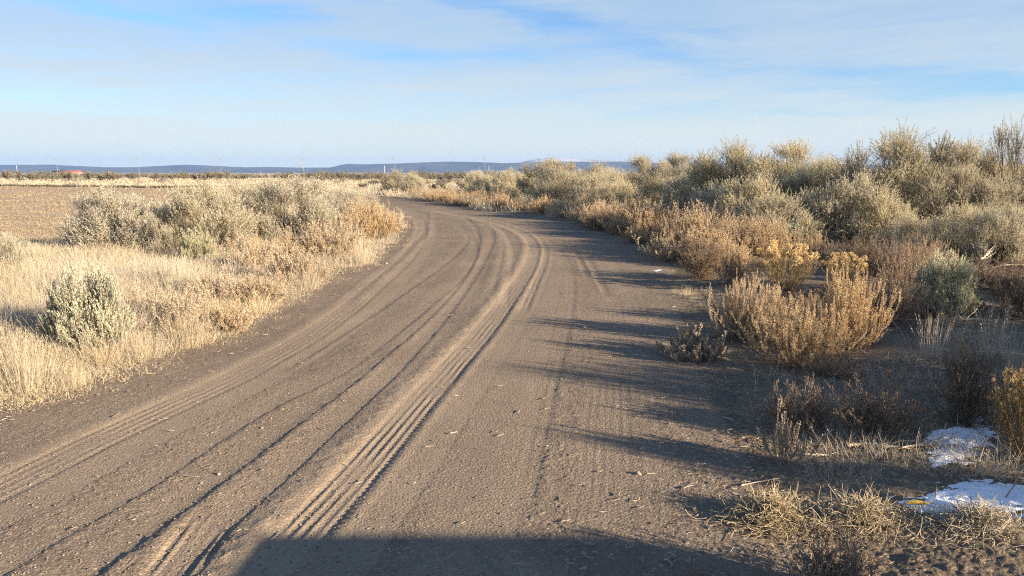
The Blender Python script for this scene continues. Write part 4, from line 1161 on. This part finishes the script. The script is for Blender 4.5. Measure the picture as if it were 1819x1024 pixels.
sp = scatter(1900, 52, (-.80, -.05), (4.6, 45), lambda x, y: inv(x, y) & (fbm(x * .6, y * .6, 2, 77) > .04), lambda x, y, d, g: min(.2 + .3 * d, .48) * (.7 + .5 * g.random()), lambda x, y, d, g: .3 + .2 * g.random())
build_grass('tall_grass', sp, 'taller greyish dry grass standing in patches on left verge', 'straw_grey', .0021, 52, 62, .45)
sp = scatter(5000, 58, (-.80, .0), (4.6, 30), lambda x, y: (lambda q: (q > -.45) & (q < .30) & (fbm(x * 2.2, y * 2.2, 3, 66) > .05))(road_sd(x, y)) & (x < -.02 * y), lambda x, y, d, g: .02 + .07 * g.random(), lambda x, y, d, g: .12 + .22 * g.random())
build_grass('edge_grass', sp, 'short flattened straw creeping over the left road edge', 'straw', .0022, 26, 68, 1.5)
okr = lambda x, y: (road_sd(x, y) < -.35) & (x > .25 * y)
sp = scatter(900, 53, (.25, .76), (3.6, 20), lambda x, y: okr(x, y) & (fbm(x * .8, y * .8, 3, 78) > .02), lambda x, y, d, g: .06 + .14 * g.random(), lambda x, y, d, g: .2 + .3 * g.random())
build_grass('dead_grass', sp, 'sparse grey dead grass on the shaded ground at right', 'straw_grey', .0026, 16, 63, 1.1)
farok = lambda x, y: (road_sd(x, y) < -.3) & ~inside(x, y, FIELD_POLY) & ~inside(x, y, VERGE)
sp = scatter(5200, 54, (-.78, .45), (30, 190), farok, lambda x, y, d, g: .22 + .3 * g.random(), lambda x, y, d, g: .8 + 1.0 * g.random())
build_grass('plain_grass', sp, 'pale straw grass covering the plain beyond the bend', 'straw', .0032, 22, 64, .7)
sp = scatter(5200, 55, (-.80, -.2), (12, 95), lambda x, y: inside(x, y, FIELD_POLY), lambda x, y, d, g: .03 + .05 * g.random(), lambda x, y, d, g: .3 + .5 * g.random())
veg_mat('stubble', (.34, .255, .165), (.48, .38, .255))
build_grass('stubble', sp, 'short tan stubble standing in the field', 'stubble', .0032, 14, 65, .8)

# flattened curled straw
def straw_mat(px, py, wpx, dpx, N, seed, label, group=None, mat='straw_gold', hmax=.10):
    g = np.random.default_rng(seed); x0, y0 = ground_pt(px, py); x1, _ = ground_pt(px + wpx / 2, py); hw = x1 - x0
    _, ya = ground_pt(px, py + dpx / 2); _, yb = ground_pt(px, py - dpx / 2); hd = (yb - ya) / 2
    G_ = Geo(); a = g.random(N) * 6.28; r = np.minimum(np.abs(g.normal(size=N)) * .55, 1.3)
    b = np.stack([x0 + hw * r * np.cos(a) * .95, y0 + hd * r * np.sin(a), np.zeros(N)], 1)
    b[:, 2] = base_height(b[:, 0], b[:, 1]) + .01 + hmax * g.random(N) ** 2 * np.maximum(1 - r, 0)
    d = g.normal(size=(N, 3)) * np.array([1, 1, .35]); n = 7
    P = np.zeros((N, n, 3)); P[:, 0] = b; d = unit(d); L = (.04 + .10 * g.random(N)) / (n - 1)
    ax = unit(g.normal(size=(N, 3)) * np.array([.4, .4, 1])); cu = g.normal(size=(N, 1)) * .35
    for k in range(1, n):
        d = unit(d + np.cross(ax, d) * cu); P[:, k] = P[:, k - 1] + d * L[:, None]
    gr_ = base_height(P[..., 0].ravel(), P[..., 1].ravel()).reshape(N, n) + .008
    P[..., 2] = np.maximum(P[..., 2], gr_)
    P -= np.array([x0, y0, 0])
    tubes(G_, P, (.0007 + .0009 * g.random(N))[:, None] * np.ones((1, n)))
    return tag(mobj('straw_patch', G_.mesh('straw_patch'), mat, None, (x0, y0, 0)), label, 'straw', group, 'stuff')
straw_mat(1372, 925, 180, 66, 1900, 71, 'sunlit patch of curled golden straw in the right foreground')
straw_mat(1530, 935, 260, 60, 1300, 72, 'thin tan straw spread right of the sunlit golden patch', mat='straw')
straw_mat(1740, 960, 240, 70, 1100, 73, 'flattened tan straw below the larger snow patch', mat='straw')
straw_mat(1600, 660, 200, 40, 700, 74, 'grey straw lying between the tan spiky shrub and dark bush', mat='straw_grey', hmax=.05)

# ------------------------------------------------------------------ snow patches
def snow(poly_px, label, seed, name='snow_patch'):
    P = np.array([ground_pt(*p) for p in poly_px]); lo = P.min(0) - .1; hi = P.max(0) + .1
    c = (lo + hi) / 2; st = .009
    xs = np.arange(lo[0], hi[0], st); ys = np.arange(lo[1], hi[1], st * 1.4)
    Xs, Ys = np.meshgrid(xs, ys); sh = Xs.shape; xr, yr_ = Xs.ravel(), Ys.ravel()
    d = seg_dist(xr, yr_, np.vstack([P, P[:1]])); d = np.where(inside(xr, yr_, P), d, -d)
    mk = d + .12 * fbm(xr * 9, yr_ * 22, 4, seed) + .05 * fbm(xr * 34, yr_ * 70, 3, seed + 9) - .015
    gsurf = np.array(surf(xr, yr_))
    zz = gsurf + np.clip(mk * .16, -.02, .009) + .021 * fbm(xr * 22, yr_ * 55, 4, seed + 5, .65) - .001
    ix = np.arange(xr.size).reshape(sh); Q = np.stack([ix[:-1, :-1], ix[:-1, 1:], ix[1:, 1:], ix[1:, :-1]], -1).reshape(-1, 4)
    kp = (mk[Q] > -.02).any(1); Q = Q[kp]; u, iv = np.unique(Q, return_inverse=True)
    me_ = quads_mesh(name, np.stack([xr - c[0], yr_ - c[1], zz], 1)[u], iv.reshape(-1, 4), smooth=True)
    return tag(mobj(name, me_, 'snow', None, (c[0], c[1], 0)), label, 'snow patch')
snow([(1585, 908), (1640, 893), (1700, 876), (1740, 868), (1800, 876), (1860, 890), (1860, 930), (1770, 935), (1715, 942), (1650, 934)], 'larger snow patch at the right frame edge beside a yellow strip', 1)
snow([(1640, 795), (1690, 780), (1760, 775), (1775, 798), (1750, 815), (1722, 842), (1660, 848), (1635, 838), (1650, 815)], 'upper snow patch crossed by a dead branch', 2)
snow([(1705, 766), (1735, 760), (1752, 766), (1730, 771)], 'tiny snow sliver behind the upper snow patch', 3)
snow([(1768, 944), (1790, 934), (1860, 936), (1860, 950), (1790, 952)], 'small snow strip below the larger patch at frame edge', 4)
snow([(1600, 850), (1618, 846), (1622, 853), (1606, 856)], 'palm-sized snow spot left of the upper snow patch', 5)
snow([(1160, 482), (1174, 480), (1178, 482), (1166, 484)], 'little snow spot in shade on the right road edge', 6)
snow([(775, 356.5), (800, 356), (806, 358), (785, 359)], 'thin snow remnant under shrubs outside the far bend', 7)

# ------------------------------------------------------------------ sticks, branches, stones
def branch(name, pts_px, r, label, cat, mat='pale_wood', lift=.012, forks=0, seed=1, rise=0.0):
    g = np.random.default_rng(seed)
    p = smooth_line([ground_pt(*q) for q in pts_px], .05); c = p.mean(0)
    z = np.array(surf(p[:, 0], p[:, 1])) + lift + rise * np.sin(np.linspace(0, math.pi, len(p)))
    z = np.convolve(np.pad(z, 3, 'edge'), np.ones(7) / 7, 'valid')
    P = np.stack([p[:, 0] - c[0], p[:, 1] - c[1], z], 1)
    P[:, :2] += g.normal(size=(len(P), 2)) * r * .5
    G_ = Geo(); n = len(P)
    tubes(G_, P[None], (r * np.linspace(1, .45, n) * (1 + .25 * g.normal(size=n)))[None], k=6)
    for k in range(forks):
        i = g.integers(1, n - 1); d = unit(P[min(i + 1, n - 1)] - P[i - 1] + g.normal(size=3) * .05)
        T = bend(P[i][None], (d + np.array([g.normal() * .5, g.normal() * .5, .25]))[None], .12 + .2 * g.random(), 5, .0, .18, g)
        tubes(G_, T, r * .45 * np.linspace(1, .4, 5)[None], k=5)
    return tag(mobj(name, G_.mesh(name), mat, None, (c[0], c[1], 0)), label, cat)
branch('dead_branch', [(1500, 806), (1545, 808), (1580, 818), (1650, 814), (1700, 818)], .011, 'long pale dead branch lying towards the upper snow patch', 'branch', forks=5, seed=3, lift=.02)
branch('dead_branch', [(1430, 818), (1470, 820), (1485, 816)], .006, 'short pale stick beside the thick spiked shrub', 'branch', seed=4)
branch('dead_branch', [(1600, 822), (1650, 812), (1700, 800)], .006, 'thin branch slanting across the upper snow patch', 'branch', seed=5, lift=.03)
branch('stick', [(1316, 868), (1345, 863), (1385, 857)], .004, 'thin straight pale stick on shaded gravel above the straw patch', 'stick', seed=6)
branch('stick', [(1485, 888), (1505, 884)], .004, 'short crooked stick on shaded ground above the thin straw', 'stick', seed=7)
branch('weathered_log', [(1700, 578), (1740, 582), (1790, 590)], .022, 'weathered grey log lying in grey grass at right', 'log', 'pale_wood', forks=3, seed=8, lift=.05)
branch('dead_branch', [(1740, 492), (1775, 478), (1819, 470), (1850, 466)], .014, 'thick pale dead branch at the right edge under the thicket', 'branch', forks=16, seed=9, lift=.22, rise=.15)
branch('dead_branch', [(1730, 505), (1780, 498), (1840, 492)], .012, 'grey dead branch lying below the thick pale one', 'branch', 'dead_wood', forks=7, seed=10, lift=.14, rise=.05)
branch('dead_branch', [(1745, 475), (1790, 470), (1840, 455)], .014, 'slender dead branch leaning above the thick pale one', 'branch', 'dead_wood', forks=6, seed=14, lift=.20, rise=.15)
branch('stick', [(800, 773), (812, 770)], .003, 'small pale twig in the middle of the road', 'stick', seed=11)

def stub(px, py, h, r, label, seed):
    x, y = ground_pt(px, py); g = np.random.default_rng(seed); G_ = Geo()
    P = bend(np.zeros((1, 3)), np.array([[g.normal() * .1, g.normal() * .1, 1]]), h, 5, 0, .05, g); tubes(G_, P, r * np.linspace(1, .7, 5)[None], k=6)
    T = bend(P[0, 2][None], np.array([[.7, .2, .6]]), h * .4, 4, .3, .1, g); tubes(G_, T, r * .6 * np.linspace(1, .5, 4)[None], k=5)
    return tag(mobj('dead_stalk', G_.mesh('dead_stalk'), 'dead_wood', None, (x, y, gz(x, y) - .01)), label, 'stalk')
stub(1594, 810, .09, .006, 'short upright dead stalk above the long pale branch', 1)
stub(1505, 806, .12, .004, 'thin upright stalk at the left end of the long branch', 2)
stub(1780, 908, .17, .004, 'tall thin stalk poking out of the larger snow patch', 3)
stub(1660, 902, .07, .003, 'little stalk at the left part of the larger snow patch', 4)

def rock(px, py, s, label, seed):
    x, y = ground_pt(px, py); g = np.random.default_rng(seed)
    n, m = 10, 7; th = np.linspace(0, 2 * math.pi, n, endpoint=False); ph = np.linspace(.12, math.pi - .12, m)
    T, Pp = np.meshgrid(th, ph); V = np.stack([np.cos(T) * np.sin(Pp), np.sin(T) * np.sin(Pp), np.cos(Pp) * .65], -1)
    V = V * (1 + .22 * g.normal(size=(m, n, 1))) * s
    ix = np.arange(n * m).reshape(m, n); Q = np.stack([ix[:-1], ix[1:], np.roll(ix[1:], -1, 1), np.roll(ix[:-1], -1, 1)], -1).reshape(-1, 4)
    caps = [tuple(ix[0, [0, 2, 5, 7]]), tuple(ix[-1, [7, 5, 2, 0]])]
    me_ = quads_mesh('stone', V.reshape(-1, 3), np.vstack([Q, caps]), smooth=False)
    return tag(mobj('stone', me_, 'stone', None, (x, y, float(surf(np.array([x]), np.array([y]))[0]) + s * .3)), label, 'stone')
for (px, py, s, lb) in [(1046, 968, .022, 'reddish stone at the bottom near the dark shadow edge'), (1036, 985, .014, 'pale stone below the reddish stone'),
                        (1133, 843, .016, 'pale pointed stone on sunlit gravel right of the road middle'), (1232, 905, .014, 'flat pale stone left of the straw patch'),
                        (1038, 418, .045, 'pale stone on the road near the bright tan shrub'), (686, 470, .03, 'dark stone near the left road edge below the bend'),
                        (465, 762, .011, 'brown pebble beside the bold dark tyre line'), (388, 842, .012, 'brownish stone on the bold dark tyre line')]:
    rock(px, py, s, lb, int(px))

# yellow strip on the snow edge
x, y = ground_pt(1627, 920)
g = np.random.default_rng(5); G_ = Geo()
P = np.stack([np.linspace(-.055, .055, 8), .004 * np.sin(np.linspace(0, 5, 8)), .012 + .003 * np.sin(np.linspace(0, 3, 8))], 1)[None]
tubes(G_, P * np.array([1, 1, 1]), np.array([[.004, .008, .009, .009, .009, .009, .008, .004]]), k=8)
tag(mobj('yellow_strip', G_.mesh('yellow_strip', True), 'yellow_husk', None, (x, y, float(surf(np.array([x]), np.array([y]))[0]) + .012)), 'short yellow strip lying on the edge of the larger snow patch', 'litter')

# ------------------------------------------------------------------ far plain: power line, posts, barn, tree, hills
def box(g, c, s, tint=.5):
    x, y, z = c; a, b, h = s[0] / 2, s[1] / 2, s[2] / 2
    V = [(x + i * a, y + j * b, z + k * h) for k in (-1, 1) for j in (-1, 1) for i in (-1, 1)]
    g.add(V, [(0, 2, 3, 1), (4, 5, 7, 6), (0, 1, 5, 4), (2, 6, 7, 3), (0, 4, 6, 2), (1, 3, 7, 5)], tint)
pg = Geo(); tubes(pg, np.array([[(0, 0, -.3), (0, 0, 4), (0, 0, 9.4)]], float), np.array([[.12, .105, .08]]), k=8)
pole_me = pg.mesh('pole'); ag = Geo(); box(ag, (0, -.16, 8.7), (2.2, .1, .12)); arm_me = ag.mesh('crossarm')
ig = Geo()
for dx in (-.95, -.35, .35, .95): tubes(ig, np.array([[(dx, -.16, 8.76), (dx, -.16, 8.86), (dx, -.16, 8.95)]]), np.array([[.03, .05, .02]]), k=6)
ins_me = ig.mesh('insulators')
for px, D, lb in [(6, 430, 'utility pole at the left frame edge before blue hills'), (112, 420, 'utility pole beside the red-roofed building'), (255, 410, 'utility pole over the tan field, next right of the red roof'),
                  (399, 400, 'utility pole above the wispy sagebrush on the left verge'), (544, 395, 'utility pole left of the blue hill step'), (703, 390, 'utility pole above the far bend of the road'),
                  (862, 380, 'rightmost utility pole, rising behind the right thicket')]:
    e = empty('utility_pole', ((px - 909.5) / F * D, D, 0)); tag(e, lb, 'utility pole', 'power line poles')
    mobj('pole', pole_me, 'pole_wood', e); mobj('crossarm', arm_me, 'pole_wood', e); mobj('insulators', ins_me, 'stone', e)
wg = Geo(); tubes(wg, np.array([[(0, 0, -.2), (0, 0, 2), (0, 0, 4.6)]], float), np.array([[.06, .06, .05]]), k=8); tubes(wg, np.array([[(0, 0, 4.6), (0, 0, 4.64)]]), np.array([[.13, .13]]), k=8)
wme = wg.mesh('white_post')
for px, lb in [(41, 'small white post before blue hills left of the red roof'), (686, 'small white post left of the far bend'), (869, 'small white post right of the rightmost utility pole')]:
    tag(mobj('white_post', wme, 'white_paint', None, ((px - 909.5) / F * 330, 330, 0)), lb, 'post')
D = 560
e = empty('red_roofed_barn', ((133 - 909.5) / F * D, D, 0)); tag(e, 'low long building with a red roof beyond the field', 'building')
bg_ = Geo(); box(bg_, (0, 0, 1.0), (17.5, 7, 2.0)); mobj('wall', bg_.mesh('wall'), 'barn_wall', e)
rg_ = Geo()
rg_.add([(-9.2, -4, 1.85), (9.2, -4, 1.85), (9.2, 0, 3.1), (-9.2, 0, 3.1), (-9.2, 4, 1.85), (9.2, 4, 1.85), (-9.2, -4, 1.75), (9.2, -4, 1.75), (-9.2, 4, 1.75), (9.2, 4, 1.75), (-9.2, 0, 2.9), (9.2, 0, 2.9)],
        [(0, 1, 2, 3), (3, 2, 5, 4), (6, 10, 11, 7), (10, 8, 9, 11), (0, 6, 7, 1), (4, 5, 9, 8), (0, 3, 10, 6), (3, 4, 8, 10), (1, 7, 11, 2), (2, 11, 9, 5)], .5)
mobj('roof', rg_.mesh('roof'), 'red_roof', e)
dg = Geo(); box(dg, (-3, -3.53, .95), (2.4, .06, 1.9)); mobj('door', dg.mesh('door'), 'pole_wood', e)
# dark juniper by the barn
D = 540; e = empty('juniper_tree', ((107 - 909.5) / F * D, D, 0)); tag(e, 'dark rounded juniper left of the red-roofed building', 'tree')
g = np.random.default_rng(77); tg = Geo(); tubes(tg, np.array([[(0, 0, -.1), (.05, 0, .8), (0, .05, 1.9)]]), np.array([[.22, .16, .08]]), k=7); mobj('trunk', tg.mesh('trunk'), 'pole_wood', e)
cg = Geo(); o = rand_dirs(900, g, -.5, 1); cpos = o * np.array([2.0, 1.7, 1.1]) * (.4 + .65 * g.random((900, 1))) + np.array([0, 0, 1.7]); leaves(cg, cpos, o + g.normal(size=o.shape) * .6, .5, .3, g); mobj('crown', cg.mesh('crown'), 'tree_dark', e)

def ridge(name, prof, D, depth, label, mat, seed, amp):
    xs_px = np.arange(-1000, 2900, 6.0); pp = np.array(prof)
    top = np.interp(xs_px, pp[:, 0], pp[:, 1])
    hz = CAM_H + (HORIZON - top) * D / F
    nx = len(xs_px); nd = 14
    V = np.zeros((nd, nx, 3))
    for k in range(nd):
        f = k / (nd - 1); yy = D - depth + 2 * depth * f
        sh = np.sin(f * math.pi) ** .8
        xx = (xs_px - 909.5) / F * D
        nz = fbm(xx / 180.0, np.full(nx, f * 9), 4, seed)
        V[k, :, 0] = xx; V[k, :, 1] = yy
        V[k, :, 2] = hz * (sh * (1 + .5 * nz * (1 - sh) * 2)) + (amp * np.abs(fbm(xx / 32.0, np.full(nx, f * 30), 3, seed + 3)) if sh > .5 else 0) - 3
    ix = np.arange(nd * nx).reshape(nd, nx); Q = np.stack([ix[:-1, :-1], ix[:-1, 1:], ix[1:, 1:], ix[1:, :-1]], -1).reshape(-1, 4)
    return tag(mobj(name, quads_mesh(name, V.reshape(-1, 3), Q, smooth=True), mat), label, 'hills', kind='structure')
ridge('hills', [(-1000, 292), (0, 293), (100, 292.5), (150, 295), (200, 297), (255, 297), (300, 294.5), (340, 292.5), (400, 295), (440, 297), (480, 296.5), (540, 297.5), (592, 297.5), (605, 295), (622, 291), (650, 292), (690, 291), (705, 290.5), (730, 289.5), (770, 288),
                (800, 287), (850, 288), (900, 290), (950, 288), (1000, 287), (1100, 288), (1200, 290), (1300, 290), (1475, 292), (1530, 292), (1819, 292), (2900, 292)], 4500, 380, 'long range of wooded blue hills along the horizon', 'hill_forest', 3, 4)
ridge('mountains', [(-1000, 309), (880, 309), (930, 287), (958, 282.5), (985, 281), (1020, 282), (1060, 285), (1100, 286.5), (1150, 289), (1300, 300), (1400, 309), (2900, 309)], 5300, 350, 'pale snow-dusted mountain behind the blue hills', 'hill_snowy', 9, 6)

# ------------------------------------------------------------------ parked van behind the camera: its roof casts the straight shadow at the bottom
VX, VY = 5.62, ground_pt(680, 952)[1] - 3.20
e = empty('parked_van', (VX, VY, 0)); tag(e, 'silver van parked behind the camera, its shadow crossing the road', 'van')
def extrude(profile, x0, x1):
    n = len(profile); V = [(x0, p[0], p[1]) for p in profile] + [(x1, p[0], p[1]) for p in profile]
    bm_V = np.array(V); return bm_V, n
import bmesh
def van_body():
    prof = [(0, .35), (0, 1.05), (-.03, 1.75), (-.12, 1.86), (-3.1, 1.88), (-3.5, 1.80), (-4.2, 1.15), (-4.95, 1.0), (-5.05, .8), (-5.05, .35)]
    bm = bmesh.new(); A = [bm.verts.new((-.76, a, b)) for a, b in prof]; B = [bm.verts.new((.76, a, b)) for a, b in prof]
    bm.faces.new(A); bm.faces.new(B[::-1])
    for i in range(len(prof)):
        j = (i + 1) % len(prof); bm.faces.new((A[i], B[i], B[j], A[j]))
    bmesh.ops.recalc_face_normals(bm, faces=bm.faces)
    bmesh.ops.bevel(bm, geom=list(bm.edges), offset=.04, segments=2, affect='EDGES')
    me_ = bpy.data.meshes.new('body'); bm.to_mesh(me_); bm.free(); return me_
mobj('body', van_body(), 'van_paint', e)
gg = Geo(); box(gg, (0, .004, 1.42), (1.2, .02, .5)); mobj('rear_window', gg.mesh('rear_window'), 'van_glass', e)
gg = Geo(); box(gg, (-.765, -3.0, 1.42), (.02, .9, .45)); mobj('side_window', gg.mesh('side_window'), 'van_glass', e)
for sx in (-.64, .64):
    for yy in (-.95, -4.0):
        wg = Geo(); tubes(wg, np.array([[(sx - .11, yy, .34), (sx, yy, .34), (sx + .11, yy, .34)]]), np.array([[.33, .34, .33]]), k=20)
        mobj('wheel', wg.mesh('wheel'), 'rubber', e)

# ------------------------------------------------------------------ haze: the air between here and the hills
hb = Geo(); box(hb, (0, 2600, 56), (20000, 7000, 120)); hm = hb.mesh('haze')
m = bpy.data.materials.new('haze_air'); m.use_nodes = True; t = m.node_tree; t.nodes.clear()
pv = t.nodes.new('ShaderNodeVolumePrincipled'); pv.inputs['Color'].default_value = (.25, .45, .92, 1); pv.inputs['Density'].default_value = 1.15e-4
oo = t.nodes.new('ShaderNodeOutputMaterial'); t.links.new(pv.outputs[0], oo.inputs['Volume'])
MATS['haze_air'] = m
tag(mobj('haze', hm, 'haze_air'), 'thin blue haze over the plain', 'haze', kind='stuff')
